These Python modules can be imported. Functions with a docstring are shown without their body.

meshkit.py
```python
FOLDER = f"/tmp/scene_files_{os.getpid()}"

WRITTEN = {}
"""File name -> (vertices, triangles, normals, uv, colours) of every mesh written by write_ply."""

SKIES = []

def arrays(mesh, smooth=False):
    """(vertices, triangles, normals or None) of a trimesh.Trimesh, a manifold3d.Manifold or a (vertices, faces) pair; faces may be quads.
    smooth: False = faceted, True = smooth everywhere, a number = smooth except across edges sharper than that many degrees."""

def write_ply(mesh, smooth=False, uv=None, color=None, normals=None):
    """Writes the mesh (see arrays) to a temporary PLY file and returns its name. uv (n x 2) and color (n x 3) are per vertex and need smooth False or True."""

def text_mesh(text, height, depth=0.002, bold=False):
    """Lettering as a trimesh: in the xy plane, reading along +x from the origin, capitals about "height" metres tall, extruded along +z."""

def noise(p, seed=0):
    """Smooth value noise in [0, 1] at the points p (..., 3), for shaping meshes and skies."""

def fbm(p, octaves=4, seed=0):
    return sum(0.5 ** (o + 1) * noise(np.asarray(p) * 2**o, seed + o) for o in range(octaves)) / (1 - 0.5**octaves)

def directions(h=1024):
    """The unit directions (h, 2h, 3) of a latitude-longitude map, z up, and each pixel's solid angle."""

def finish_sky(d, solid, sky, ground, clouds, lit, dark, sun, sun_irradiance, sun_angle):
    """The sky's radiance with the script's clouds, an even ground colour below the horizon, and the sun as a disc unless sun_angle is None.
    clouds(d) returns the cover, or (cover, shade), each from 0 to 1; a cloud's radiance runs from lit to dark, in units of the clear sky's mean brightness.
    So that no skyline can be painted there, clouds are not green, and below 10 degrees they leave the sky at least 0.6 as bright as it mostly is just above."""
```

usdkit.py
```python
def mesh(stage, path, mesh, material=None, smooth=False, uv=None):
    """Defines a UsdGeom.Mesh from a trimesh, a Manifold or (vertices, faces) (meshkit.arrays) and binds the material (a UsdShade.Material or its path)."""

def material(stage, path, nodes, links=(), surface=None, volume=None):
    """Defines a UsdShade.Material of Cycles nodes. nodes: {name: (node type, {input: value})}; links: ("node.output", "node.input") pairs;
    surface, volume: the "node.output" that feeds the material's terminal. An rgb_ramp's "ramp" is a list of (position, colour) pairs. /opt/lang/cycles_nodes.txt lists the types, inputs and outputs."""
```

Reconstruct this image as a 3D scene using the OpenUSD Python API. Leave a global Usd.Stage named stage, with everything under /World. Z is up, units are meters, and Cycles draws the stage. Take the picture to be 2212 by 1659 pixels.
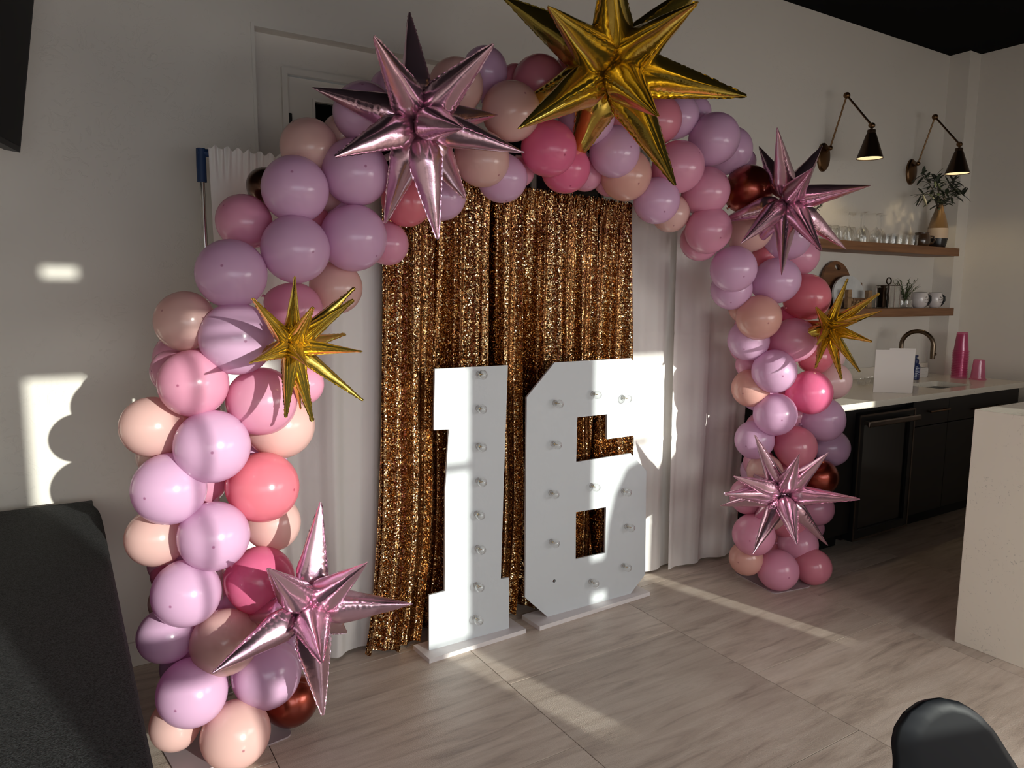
import math, random
import numpy as np, trimesh, usdkit, meshkit
from pxr import Usd, UsdGeom, UsdLux, UsdShade, Gf, Sdf
from shapely.geometry import Polygon, Point, box as sbox
from shapely import affinity

stage = Usd.Stage.CreateInMemory()
UsdGeom.SetStageUpAxis(stage, 'Z'); UsdGeom.SetStageMetersPerUnit(stage, 1.0)
UsdGeom.Xform.Define(stage, '/World'); UsdGeom.Scope.Define(stage, '/World/Looks')
rng = np.random.default_rng(16); random.seed(16)

# ------------------------------------------------------------------ camera, sun, sky, window light, exposure
YAW, PITCH, ROLL, FPX, EYE = math.radians(32.045), math.radians(7.245), math.radians(.3732), 1566.33, 1.556
fw = np.array([math.sin(YAW)*math.cos(PITCH), math.cos(YAW)*math.cos(PITCH), -math.sin(PITCH)])
rt = np.array([math.cos(YAW), -math.sin(YAW), 0.0]); up = np.cross(rt, fw)
rt, up = math.cos(ROLL)*rt + math.sin(ROLL)*up, -math.sin(ROLL)*rt + math.cos(ROLL)*up
cam = UsdGeom.Camera.Define(stage, '/World/camera')
cam.AddTransformOp().Set(Gf.Matrix4d(*rt, 0, *up, 0, *(-fw), 0, 0, 0, EYE, 1))
cam.CreateHorizontalApertureAttr(36.0); cam.CreateFocalLengthAttr(36.0*FPX/2212)
cam.CreateClippingRangeAttr((.05, 200.0))
cam.CreateExposureAttr(0.0)
SX, SZ = -.25, -.195                       # the sun's travel per metre towards the back wall
def light_to(prim, d):
    z = -np.asarray(d, float)/np.linalg.norm(d); x = np.cross([0, 0, 1.0], z); x /= np.linalg.norm(x); y = np.cross(z, x)
    return lambda p=(0, 0, 0): prim.AddTransformOp().Set(Gf.Matrix4d(*x, 0, *y, 0, *z, 0, *map(float, p), 1))
sun = UsdLux.DistantLight.Define(stage, '/World/sun')
light_to(sun, (SX, 1, SZ))()
sun.CreateIntensityAttr(13800); sun.CreateAngleAttr(.6); sun.CreateColorAttr(Gf.Vec3f(.98, 1.0, .90))
dome = UsdLux.DomeLight.Define(stage, '/World/sky')
dome.CreateIntensityAttr(.35); dome.CreateColorAttr(Gf.Vec3f(.75, .86, 1.0))
YF = -1.7                                   # the glazed front wall behind the camera
TILT = math.radians(57)                    # sky light falls in and down
def window_light(name, x0, x1, z0, z1, power, col):
    l = UsdLux.RectLight.Define(stage, '/World/'+name)
    l.CreateWidthAttr(x1-x0); l.CreateHeightAttr(z1-z0); l.CreateIntensityAttr(power); l.CreateColorAttr(Gf.Vec3f(*col))
    light_to(l, (0, math.cos(TILT), -math.sin(TILT)))(((x0+x1)/2, YF+.55, (z0+z1)/2))
window_light('daylight_left', -.74, 2.2, .75, 2.1, 2.1, (.96, .98, 1.0))
window_light('daylight_right', 2.6, 4.7, .75, 2.1, 6.6, (1.0, .965, .91))

# ------------------------------------------------------------------ helpers
def lin(r, g, b): return tuple(((c/255)/12.92 if c/255 <= .04045 else ((c/255+.055)/1.055)**2.4) for c in (r, g, b))
MATS = {}
def mat(name, nodes, links, surface):
    MATS[name] = usdkit.material(stage, '/World/Looks/'+name, nodes, links, surface=surface); return MATS[name]
def plain(name, rgb, rough=.5, metal=0, **k):
    return mat(name, {'p': ('principled_bsdf', dict(base_color=lin(*rgb), roughness=rough, metallic=metal, **k))}, [], 'p.BSDF')
names, LOC = {}, {}
def numbered(parent, n):
    k = (parent, n); names[k] = names.get(k, -1)+1
    return n if names[k] == 0 else '%s_%03d' % (n, names[k])
def meta(p, label=None, cat=None, group=None, kind=None):
    for k, v in (('label', label), ('category', cat), ('group', group), ('kind', kind)):
        if v: p.SetCustomDataByKey(k, v)
def thing(name, label, cat, loc=(0, 0, 0), group=None, kind=None, M=None):
    path = '/World/'+numbered('/World', name)
    x = UsdGeom.Xform.Define(stage, path)
    x.AddTransformOp().Set(M if M is not None else Gf.Matrix4d().SetTranslate(Gf.Vec3d(*map(float, loc))))
    LOC[path] = np.zeros(3) if M is not None else np.array(loc, float)
    meta(x.GetPrim(), label, cat, group, kind); return path
def part(parent, name, mesh, m, smooth=30, label=None, kind=None, world=True):
    """A mesh given in world coordinates, made a part of parent (its thing or its part)."""
    root = '/'.join(parent.split('/')[:3])
    v, f = (np.array(mesh.vertices), np.array(mesh.faces)) if hasattr(mesh, 'vertices') else meshkit.arrays(mesh)[:2]
    if world: v = v-LOC.get(root, np.zeros(3))
    path = parent+'/'+numbered(parent, name)
    usdkit.mesh(stage, path, (v, f), MATS[m], smooth=smooth)
    meta(stage.GetPrimAtPath(path), label, kind=kind); return path
def solo(name, mesh, m, label=None, cat=None, group=None, kind=None, smooth=30):
    path = '/World/'+numbered('/World', name)
    usdkit.mesh(stage, path, mesh, MATS[m], smooth=smooth)
    meta(stage.GetPrimAtPath(path), label, cat, group, kind); return path
def copy_of(src, label, M, group=None):
    name = numbered('/World', src.split('/')[-1]); path = '/World/'+name
    x = UsdGeom.Xform.Define(stage, path); x.GetPrim().GetReferences().AddInternalReference(src); x.GetPrim().SetInstanceable(True)
    op = [o for o in UsdGeom.Xformable(x).GetOrderedXformOps()]
    (op[0] if op else x.AddTransformOp()).Set(M)
    meta(x.GetPrim(), label, group=group); return path
def T(p, rz=0, s=1.0, lean=0):
    c, n = math.cos(rz), math.sin(rz)
    return Gf.Matrix4d(c*s, n*s, 0, 0, -n*s, c*s, 0, 0, 0, 0, s, 0, *map(float, p), 1)
cat = trimesh.util.concatenate
def bx(x0, x1, y0, y1, z0, z1, r=0):
    if r <= 0:
        b = trimesh.creation.box([x1-x0, y1-y0, z1-z0]); b.apply_translation([(x0+x1)/2, (y0+y1)/2, (z0+z1)/2]); return b
    p = [(x, y, z) for x in (x0, x1) for y in (y0, y1) for z in (z0, z1)]; c = np.array([(x0+x1)/2, (y0+y1)/2, (z0+z1)/2]); q = []
    for v in np.array(p):
        s = np.sign(v-c)
        for k in range(3):
            w = v-s*r; w[k] = v[k]; q.append(w)
            w2 = v-s*r*.293; w2[k] = v[k]-s[k]*r; q.append(w2)
    return trimesh.convex.convex_hull(np.array(q))
def lathe(prof, seg=28, at=(0, 0, 0), close=False):
    prof = np.array(prof, float); a = np.linspace(0, 2*math.pi, seg, endpoint=False); n = len(prof)
    v = np.stack([np.outer(np.cos(a), prof[:, 0]), np.outer(np.sin(a), prof[:, 0]), np.tile(prof[:, 1], (seg, 1))], -1).reshape(-1, 3)
    f = []
    for i in range(seg):
        j = (i+1) % seg
        for k in range(n-1):
            f += [(i*n+k, j*n+k, j*n+k+1), (i*n+k, j*n+k+1, i*n+k+1)]
    m = trimesh.Trimesh(v+np.array(at), f, process=False); m.merge_vertices(); m.update_faces(m.nondegenerate_faces()); return m
def tube(pts, r, seg=8, cap=True):
    pts = np.array(pts, float); n = len(pts); r = np.broadcast_to(np.asarray(r, float), (n,))
    t = np.gradient(pts, axis=0); t /= np.linalg.norm(t, axis=1, keepdims=True)
    u = np.cross(t[0], [0, 0, 1.0] if abs(t[0][2]) < .9 else [1.0, 0, 0]); u /= np.linalg.norm(u); v, f = [], []
    for i in range(n):
        u = u-t[i]*(u@t[i]); u /= np.linalg.norm(u); w = np.cross(t[i], u)
        for k in range(seg):
            a = 2*math.pi*k/seg; v.append(pts[i]+r[i]*(math.cos(a)*u+math.sin(a)*w))
    for i in range(n-1):
        for k in range(seg):
            a, b = i*seg+k, i*seg+(k+1) % seg; f += [(a, b, b+seg), (a, b+seg, a+seg)]
    if cap:
        v += [pts[0], pts[-1]]
        for k in range(seg):
            f += [(len(v)-2, (k+1) % seg, k), (len(v)-1, (n-1)*seg+k, (n-1)*seg+(k+1) % seg)]
    return trimesh.Trimesh(np.array(v), f, process=False)
def rod(a, b, r, seg=10): return tube([a, (np.array(a)+np.array(b))/2, b], r, seg)
def ball(p, r, sub=2, s=(1, 1, 1)):
    m = trimesh.creation.icosphere(sub, r); m.apply_scale(s); m.apply_translation(p); return m
def slab_xz(poly, y0, y1):
    """A shapely outline in x and z, given thickness from y0 to y1."""
    m = trimesh.creation.extrude_polygon(poly, y1-y0, engine='earcut'); v = m.vertices.copy()
    m.vertices = np.stack([v[:, 0], y1-v[:, 2], v[:, 1]], -1); return m
def slab_xy(poly, z0, z1):
    m = trimesh.creation.extrude_polygon(poly, z1-z0, engine='earcut'); m.apply_translation([0, 0, z0]); return m
def grid(fn, nu, nv):
    u, v = np.meshgrid(np.linspace(0, 1, nu), np.linspace(0, 1, nv), indexing='ij'); p = fn(u, v).reshape(-1, 3)
    i, j = np.meshgrid(np.arange(nu-1), np.arange(nv-1), indexing='ij'); a = (i*nv+j).ravel()
    f = np.concatenate([np.stack([a, a+nv, a+nv+1], 1), np.stack([a, a+nv+1, a+1], 1)]); return trimesh.Trimesh(p, f, process=False)
def align(d):
    z = np.asarray(d, float)/np.linalg.norm(d); x = np.cross([0.0, 0, 1], z)
    x = np.array([1.0, 0, 0]) if np.linalg.norm(x) < 1e-6 else x/np.linalg.norm(x); return x, np.cross(z, x), z
def ordinal(k): return ['lowest', 'second lowest', 'third lowest', 'fourth lowest', 'fifth lowest', 'sixth lowest', 'seventh lowest', 'eighth lowest', 'ninth lowest', 'tenth lowest', 'eleventh lowest', 'twelfth lowest', 'thirteenth lowest', 'fourteenth lowest', 'fifteenth lowest', 'sixteenth lowest', 'seventeenth lowest'][k]

# ------------------------------------------------------------------ materials
def bumpy(name, rgb, rough, scale, dist, detail=3, stretch=(1, 1, 1), vary=0, **k):
    nodes = {'g': ('geometry', {}), 'm': ('mapping', {'scale': stretch}), 'n': ('noise_texture', {'scale': scale, 'detail': detail}),
             'b': ('bump', {'distance': dist, 'strength': 1.0}), 'p': ('principled_bsdf', dict(base_color=lin(*rgb), roughness=rough, **k))}
    links = [('g.position', 'm.vector'), ('m.vector', 'n.vector'), ('n.fac', 'b.height'), ('b.normal', 'p.normal')]
    if vary:
        a = np.array(lin(*rgb)); nodes['r'] = ('rgb_ramp', {'ramp': [(.3, tuple(a*(1-vary))), (.7, tuple(np.minimum(a*(1+vary), 1)))]})
        links += [('n.fac', 'r.fac'), ('r.color', 'p.base_color')]
    return mat(name, nodes, links, 'p.BSDF')
# painted plaster with faint trowel marks
mat('wall_paint', {'g': ('geometry', {}), 'n': ('noise_texture', {'scale': 2.2, 'detail': 5, 'distortion': 1.6, 'roughness': .55}),
    'v': ('noise_texture', {'scale': 14, 'detail': 3, 'distortion': 2.5}), 'r': ('rgb_ramp', {'ramp': [(.0, (0, 0, 0)), (.56, (0, 0, 0)), (.60, (1, 1, 1)), (.64, (.1, .1, .1)), (1, (0, 0, 0))]}),
    'q': ('rgb_ramp', {'ramp': [(.42, (0, 0, 0)), (.62, (1, 1, 1))]}), 'x': ('math', {'math_type': 'multiply'}), 'y': ('math', {'math_type': 'multiply_add', 'value2': .35}),
    'b': ('bump', {'distance': .004, 'strength': .27}), 'p': ('principled_bsdf', dict(base_color=lin(226, 220, 211), roughness=.6))},
    [('g.position', 'n.vector'), ('g.position', 'v.vector'), ('v.fac', 'r.fac'), ('n.fac', 'q.fac'), ('r.color', 'x.value1'), ('q.color', 'x.value2'), ('n.fac', 'y.value1'), ('x.value', 'y.value3'), ('y.value', 'b.height'), ('b.normal', 'p.normal')], 'p.BSDF')
plain('trim_paint', (226, 221, 212), .45); plain('black_ceiling', (4, 4, 4), .9, specular_ior_level=.1)
# grey-brown vinyl tile, streaked along x, each tile a little different
mat('floor_tile', {'t': ('geometry', {}), 'o': ('object_info', {}), 'w': ('vector_math', {'math_type': 'multiply_add', 'vector2': (31, 17, 9)}), 'm': ('mapping', {'scale': (1.1, 9, 1)}),
    'n': ('noise_texture', {'scale': 2.2, 'detail': 7, 'roughness': .62, 'distortion': .6}), 'c': ('noise_texture', {'scale': 2.0, 'detail': 4}), 'f': ('noise_texture', {'scale': 230, 'detail': 2}),
    'r': ('rgb_ramp', {'ramp': [(.25, lin(160, 144, 132)), (.45, lin(206, 190, 175)), (.62, lin(222, 208, 194)), (.8, lin(188, 172, 159))]}),
    's': ('rgb_ramp', {'ramp': [(.3, (.80, .79, .78)), (.7, (1, 1, 1))]}), 'k': ('mix_color', {'blend_type': 'multiply', 'fac': 1.0}),
    'tv': ('map_range', {'from_min': 0, 'from_max': 1, 'to_min': .9, 'to_max': 1.06}), 'k2': ('vector_math', {'math_type': 'scale'}),
    'b': ('bump', {'distance': .0022, 'strength': .7}), 'p': ('principled_bsdf', dict(roughness=.34, specular_ior_level=.5))},
    [('o.random', 'w.vector1'), ('t.position', 'w.vector3'), ('w.vector', 'm.vector'), ('m.vector', 'n.vector'), ('w.vector', 'c.vector'), ('t.position', 'f.vector'), ('n.fac', 'r.fac'), ('c.fac', 's.fac'), ('r.color', 'k.a'), ('s.color', 'k.b'),
     ('o.random', 'tv.value'), ('k.result', 'k2.vector1'), ('tv.result', 'k2.scale'), ('k2.vector', 'p.base_color'), ('f.fac', 'b.height'), ('b.normal', 'p.normal')], 'p.BSDF')
plain('floor_joint', (60, 52, 47), .8)
LATEX = {'li': ('lilac pink', (234, 190, 224)), 'pk': ('pale pink', (239, 168, 196)), 'bl': ('blush', (240, 198, 191)), 'pe': ('peach', (238, 184, 172)), 'hp': ('hot pink', (244, 124, 166)),
         'co': ('coral pink', (242, 136, 152)), 'ro': ('rose', (234, 146, 166)), 'wp': ('pearly pale pink', (244, 206, 206)), 'cu': ('copper chrome', (150, 62, 44)), 'br': ('dark bronze', (92, 60, 42))}
for k, (n, c) in LATEX.items():
    base = {'t': ('texture_coordinate', {}), 's': ('separate_xyz', {}), 'x': ('math', {'math_type': 'multiply'}), 'y': ('math', {'math_type': 'multiply_add'}), 'q': ('math', {'math_type': 'sqrt'}),
            'z': ('math', {'math_type': 'less_than', 'value2': 0.0}), 'a': ('math', {'math_type': 'add'}), 'r': ('rgb_ramp', {'ramp': [(0, tuple(np.array(lin(*c))*np.array([.55, .35, .45]))), (.028, tuple(np.array(lin(*c))*np.array([.6, .4, .5]))), (.05, lin(*c))]}),
            'p': ('principled_bsdf', dict(roughness=.3 if k in ('cu', 'br') else .2, metallic=.9 if k in ('cu', 'br') else 0, specular_ior_level=.5, coat_weight=.25 if k not in ('cu', 'br') else .6, coat_roughness=.12))}
    ln = [('t.object', 's.vector'), ('s.x', 'x.value1'), ('s.x', 'x.value2'), ('s.y', 'y.value1'), ('s.y', 'y.value2'), ('x.value', 'y.value3'), ('y.value', 'q.value1'), ('s.z', 'z.value1'), ('q.value', 'a.value1'), ('z.value', 'a.value2'), ('a.value', 'r.fac'), ('r.color', 'p.base_color')]
    if k in ('cu', 'br'): mat('latex_'+k, base, ln, 'p.BSDF')
    else:
        base.update({'tr': ('translucent_bsdf', {'color': tuple(np.array(lin(*c))**1.15)}), 'mx': ('mix_closure', {'fac': .3})})
        mat('latex_'+k, base, ln+[('p.BSDF', 'mx.closure1'), ('tr.BSDF', 'mx.closure2')], 'mx.closure')
def foil(name, c, rough):
    mat(name, {'g': ('geometry', {}), 'n': ('noise_texture', {'scale': 60, 'detail': 2}), 'b': ('bump', {'distance': .0012, 'strength': .5}), 'p': ('principled_bsdf', dict(base_color=lin(*c), metallic=.93, roughness=rough))},
        [('g.position', 'n.vector'), ('n.fac', 'b.height'), ('b.normal', 'p.normal')], 'p.BSDF')
foil('foil_pink', (226, 186, 204), .22); foil('foil_gold', (218, 190, 92), .16)
# sequins: every cell of a few millimetres is a little mirror tilted its own way
mat('sequin_gold', {'g': ('geometry', {}), 'v': ('voronoi_texture', {'scale': 210.0, 'feature': 'f1'}), 's': ('vector_math', {'math_type': 'subtract', 'vector2': (.5, .5, .5)}),
    'k': ('vector_math', {'math_type': 'scale', 'scale': .66}), 'a': ('vector_math', {'math_type': 'add'}), 'n': ('vector_math', {'math_type': 'normalize'}), 'h': ('separate_xyz', {}),
    'r': ('rgb_ramp', {'ramp': [(0, lin(106, 67, 43)), (.55, lin(156, 108, 68)), (.8, lin(222, 186, 130)), (1, lin(255, 244, 206))]}), 'p': ('principled_bsdf', dict(metallic=1.0, roughness=.16))},
    [('g.position', 'v.vector'), ('v.color', 's.vector1'), ('s.vector', 'k.vector1'), ('k.vector', 'a.vector1'), ('g.normal', 'a.vector2'), ('a.vector', 'n.vector1'), ('n.vector', 'p.normal'), ('v.color', 'h.vector'), ('h.x', 'r.fac'), ('r.color', 'p.base_color')], 'p.BSDF')
mat('sheer_white', {'g': ('geometry', {}), 'n': ('noise_texture', {'scale': 9, 'detail': 3, 'distortion': 1.2}), 'b': ('bump', {'distance': .006, 'strength': .4}), 'p': ('principled_bsdf', dict(base_color=lin(248, 244, 240), roughness=.6)),
    't': ('translucent_bsdf', {'color': lin(240, 234, 230)}), 'm': ('mix_closure', {'fac': .16})}, [('g.position', 'n.vector'), ('n.fac', 'b.height'), ('b.normal', 'p.normal'), ('p.BSDF', 'm.closure1'), ('t.BSDF', 'm.closure2')], 'm.closure')
bumpy('board_white', (207, 212, 216), .5, 40, .0006); plain('board_edge', (222, 204, 204), .7)
bumpy('base_white', (226, 220, 220), .5, 30, .0008)
plain('chrome', (200, 198, 194), .15, 1); plain('blue_tape', (24, 52, 92), .55); plain('steel_plate', (176, 160, 164), .4, .2); plain('frame_pole', (214, 200, 204), .4)
bumpy('black_cloth', (56, 57, 58), .7, 330, .010, 3, vary=.9, specular_ior_level=.2)
plain('tv_black', (8, 8, 9), .55, specular_ior_level=.2); plain('tv_bezel', (24, 24, 25), .5, specular_ior_level=.3); plain('door_black_metal', (18, 18, 20), .4)
mat('dark_pane', {'p': ('principled_bsdf', dict(base_color=(.004, .004, .005), roughness=.08))}, [], 'p.BSDF')
plain('cabinet_black', (22, 20, 21), .45); plain('fridge_glass', (9, 11, 16), .12); plain('brushed_steel', (120, 108, 100), .35, 1); plain('toe_black', (12, 11, 11), .7)
mat('quartz', {'g': ('geometry', {}), 'n': ('noise_texture', {'scale': 24, 'detail': 5, 'distortion': 3.2, 'roughness': .6}), 'c': ('noise_texture', {'scale': 7, 'detail': 2}), 'r': ('rgb_ramp', {'ramp': [(.0, (0, 0, 0)), (.63, (0, 0, 0)), (.645, (1, 1, 1)), (.66, (0, 0, 0)), (1, (0, 0, 0))]}),
    'm': ('rgb_ramp', {'ramp': [(.45, (0, 0, 0)), (.6, (1, 1, 1))]}), 'x': ('math', {'math_type': 'multiply'}), 'k': ('mix_color', {'a': lin(240, 231, 216), 'b': lin(104, 98, 92)}), 'p': ('principled_bsdf', dict(roughness=.16))},
    [('g.position', 'n.vector'), ('g.position', 'c.vector'), ('n.fac', 'r.fac'), ('c.fac', 'm.fac'), ('r.color', 'x.value1'), ('m.color', 'x.value2'), ('x.value', 'k.fac'), ('k.result', 'p.base_color')], 'p.BSDF')
def wood(name, a, b, rough=.5, axis=(1.5, 22, 22)):
    mat(name, {'g': ('geometry', {}), 'm': ('mapping', {'scale': axis}), 'n': ('noise_texture', {'scale': 1.6, 'detail': 6, 'distortion': .7}), 'r': ('rgb_ramp', {'ramp': [(.3, lin(*a)), (.7, lin(*b))]}), 'p': ('principled_bsdf', dict(roughness=rough))},
        [('g.position', 'm.vector'), ('m.vector', 'n.vector'), ('n.fac', 'r.fac'), ('r.color', 'p.base_color')], 'p.BSDF')
wood('shelf_oak', (112, 74, 46), (144, 100, 66)); wood('board_wood', (96, 62, 38), (136, 92, 58)); wood('sign_wood', (126, 98, 68), (164, 130, 94))
plain('aged_brass', (112, 84, 58), .32, 1); plain('dark_bronze', (74, 58, 46), .35, .9)
mat('lamp_inside', {'e': ('emission', {'color': (1.0, .74, .38), 'strength': 1.25})}, [], 'e.emission')
mat('lamp_bulb', {'e': ('emission', {'color': (1.0, .78, .45), 'strength': 190.0})}, [], 'e.emission')
mat('clear_glass', {'l': ('layer_weight', {'blend': .5}), 'w': ('math', {'math_type': 'power', 'value2': 1.9}), 'x': ('math', {'math_type': 'multiply_add', 'value2': .95, 'value3': .05}), 't': ('transparent_bsdf', {'color': (.965, .97, .965)}), 'g': ('glossy_bsdf', {'color': (1, 1, 1), 'roughness': .05}), 'm': ('mix_closure', {})},
    [('l.facing', 'w.value1'), ('w.value', 'x.value1'), ('x.value', 'm.fac'), ('t.BSDF', 'm.closure1'), ('g.BSDF', 'm.closure2')], 'm.closure')
mat('pink_plastic', {'l': ('layer_weight', {'blend': .5}), 'w': ('math', {'math_type': 'power', 'value2': 3.0}), 'x': ('math', {'math_type': 'multiply_add', 'value2': .5, 'value3': .04}), 't': ('transparent_bsdf', {'color': (.95, .66, .77)}), 'g': ('glossy_bsdf', {'color': (1, .9, .94), 'roughness': .12}), 'd': ('diffuse_bsdf', {'color': lin(226, 96, 150)}), 'm': ('mix_closure', {}), 'm2': ('mix_closure', {'fac': .32})},
    [('l.facing', 'w.value1'), ('w.value', 'x.value1'), ('x.value', 'm.fac'), ('t.BSDF', 'm2.closure1'), ('d.BSDF', 'm2.closure2'), ('m2.closure', 'm.closure1'), ('g.BSDF', 'm.closure2')], 'm.closure')
plain('faucet_bronze', (104, 90, 76), .3, 1)
plain('brown_glaze', (66, 48, 34), .2, coat_weight=.5); plain('cream_glaze', (206, 184, 160), .35); plain('tan_glaze', (128, 100, 68), .18, coat_weight=.5); plain('black_glaze', (24, 24, 26), .25)
plain('olive_leaf', (44, 54, 38), .5); plain('stem_brown', (70, 60, 44), .7); plain('herb_green', (86, 98, 62), .6)
bumpy('marble', (214, 214, 212), .3, 9, .0001, 6, vary=.16); plain('white_ceramic', (222, 214, 212), .25, coat_weight=.3); plain('script_grey', (96, 90, 88), .6); plain('black_rubber', (14, 13, 13), .5)
plain('blue_bottle', (30, 44, 92), .3); plain('bottle_print', (190, 196, 214), .5); plain('white_paper', (232, 222, 216), .7); plain('white_plastic', (220, 216, 210), .4)
plain('chair_plastic', (10, 14, 19), .5, specular_ior_level=.25); plain('cord_white', (214, 210, 208), .5); plain('filament', (196, 170, 120), .3, .5); plain('socket_white', (206, 206, 204), .4)

# ------------------------------------------------------------------ the room
XL, XR, YW, YB, ZC = -.75, 6.23, 3.247, YF, 3.415
fl = thing('floor', 'grey brown tiled floor', 'floor', kind='structure')
stage.GetPrimAtPath(fl).ClearCustomDataByKey('category'); stage.GetPrimAtPath(fl).ClearCustomDataByKey('label')
part(fl, 'joint_bed', bx(XL, XR+.2, YB, YW+.1, -.03, -.0022), 'floor_joint', smooth=False)
TS, J = .914, .0011
for c in range(-3, 7):
    x0 = 1.4425+TS*c; y_off = 1.3955 if c % 2 == 0 else 1.3955+TS/2
    for r in range(-6, 4):
        y0 = y_off+TS*r; a, b, e, d = max(x0+J, XL), min(x0+TS-J, XR+.2), max(y0+J, YB), min(y0+TS-J, YW+.1)
        if b-a < .02 or d-e < .02: continue
        part(fl, 'tile', bx(a, b, e, d, -.012, 0, .0012), 'floor_tile', smooth=False)
# back wall with a shallow recess that holds the french doors
RX0, RX1, RZ, RD = .762, 2.96, 2.64, .07
def wall(name, mesh, m='wall_paint'): return solo(name, mesh, m, kind='structure', smooth=False)
wall('wall_back', cat([bx(XL-.15, RX0, YW, YW+.25, 0, ZC), bx(RX1, 6.4, YW, YW+.25, 0, ZC), bx(RX0, RX1, YW, YW+.25, RZ, ZC), bx(RX0, RX1, YW+RD, YW+.25, 2.512, RZ), bx(RX0, .885, YW+RD, YW+.25, 0, 2.512), bx(2.83, RX1, YW+RD, YW+.25, 0, 2.512)]))
wall('trim_1', slab_xz(Polygon([(RX0-.012, 0), (RX0-.012, RZ+.012), (RX1+.012, RZ+.012), (RX1+.012, 0), (RX1-.0015, 0), (RX1-.0015, RZ-.0015), (RX0+.0015, RZ-.0015), (RX0+.0015, 0)]), YW-.004, YW+.02), 'trim_paint')
wall('wall_column', bx(6.069, 6.4, 3.094, YW, 0, ZC))
wall('wall_right', bx(XR, XR+.2, YB-.2, 3.094, 0, ZC))
wall('wall_left', bx(XL-.15, XL, YB-.2, YW, 0, ZC))
wall('ceiling', bx(XL-.2, XR+.2, YB-.2, YW+.25, ZC, ZC+.1), 'black_ceiling')
wall('baseboard_back', cat([bx(XL, RX0-.012, YW-.014, YW, 0, .105, .003), bx(RX1+.012, 3.35, YW-.014, YW, 0, .105, .003)]), 'trim_paint')
# the front wall behind the camera: solid but for the openings through which the low sun falls in
OU, OV = -SX*-YF, -SZ*-YF                   # where a sun ray through (u, v) at y = 0 meets the front wall
shift = lambda g: affinity.translate(g, OU, OV)
holes = [sbox(-1.4, .36, .36, 1.8), sbox(.695, .95, .91, 1.86), sbox(.92, .95, 1.45, 1.95), sbox(.69, .36, 1.06, .81), sbox(1.10, .66, 1.2, .74), sbox(.775, 2.232, .90, 2.28),
         sbox(1.86, .56, 2.155, 1.78), sbox(1.985, .36, 2.13, .55), sbox(2.837, .55, 2.937, .61), sbox(2.83, 2.235, 3.0, 2.29), sbox(3.70, 1.33, 3.92, 1.74), sbox(4.42, 1.33, 4.8, 1.6),
         Polygon([(2.827, .77), (2.827, 1.80), (3.55, 1.80), (3.65, 1.6), (3.57, 1.0), (3.50, .36), (3.345, .36), (3.36, .9), (3.33, 1.2), (3.2, 1.27), (3.05, 1.22), (2.98, 1.1), (2.94, .95), (2.92, .77)])]
sheet = sbox(XL-.15, 0, XR+.2, ZC)
for h in holes: sheet = sheet.difference(shift(h))
wall('wall_front', slab_xz(sheet, YF-.06, YF))
bars = [sbox(.91, 1.853, 1.45, 1.878), sbox(.91, 1.908, 1.45, 1.926), sbox(1.86, 1.325, 2.155, 1.355), sbox(2.827, 1.32, 3.4, 1.335)]
for i, b in enumerate(bars): wall('trim_%d' % (i+2), slab_xz(shift(b), YF-.05, YF-.01), 'trim_paint')

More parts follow.
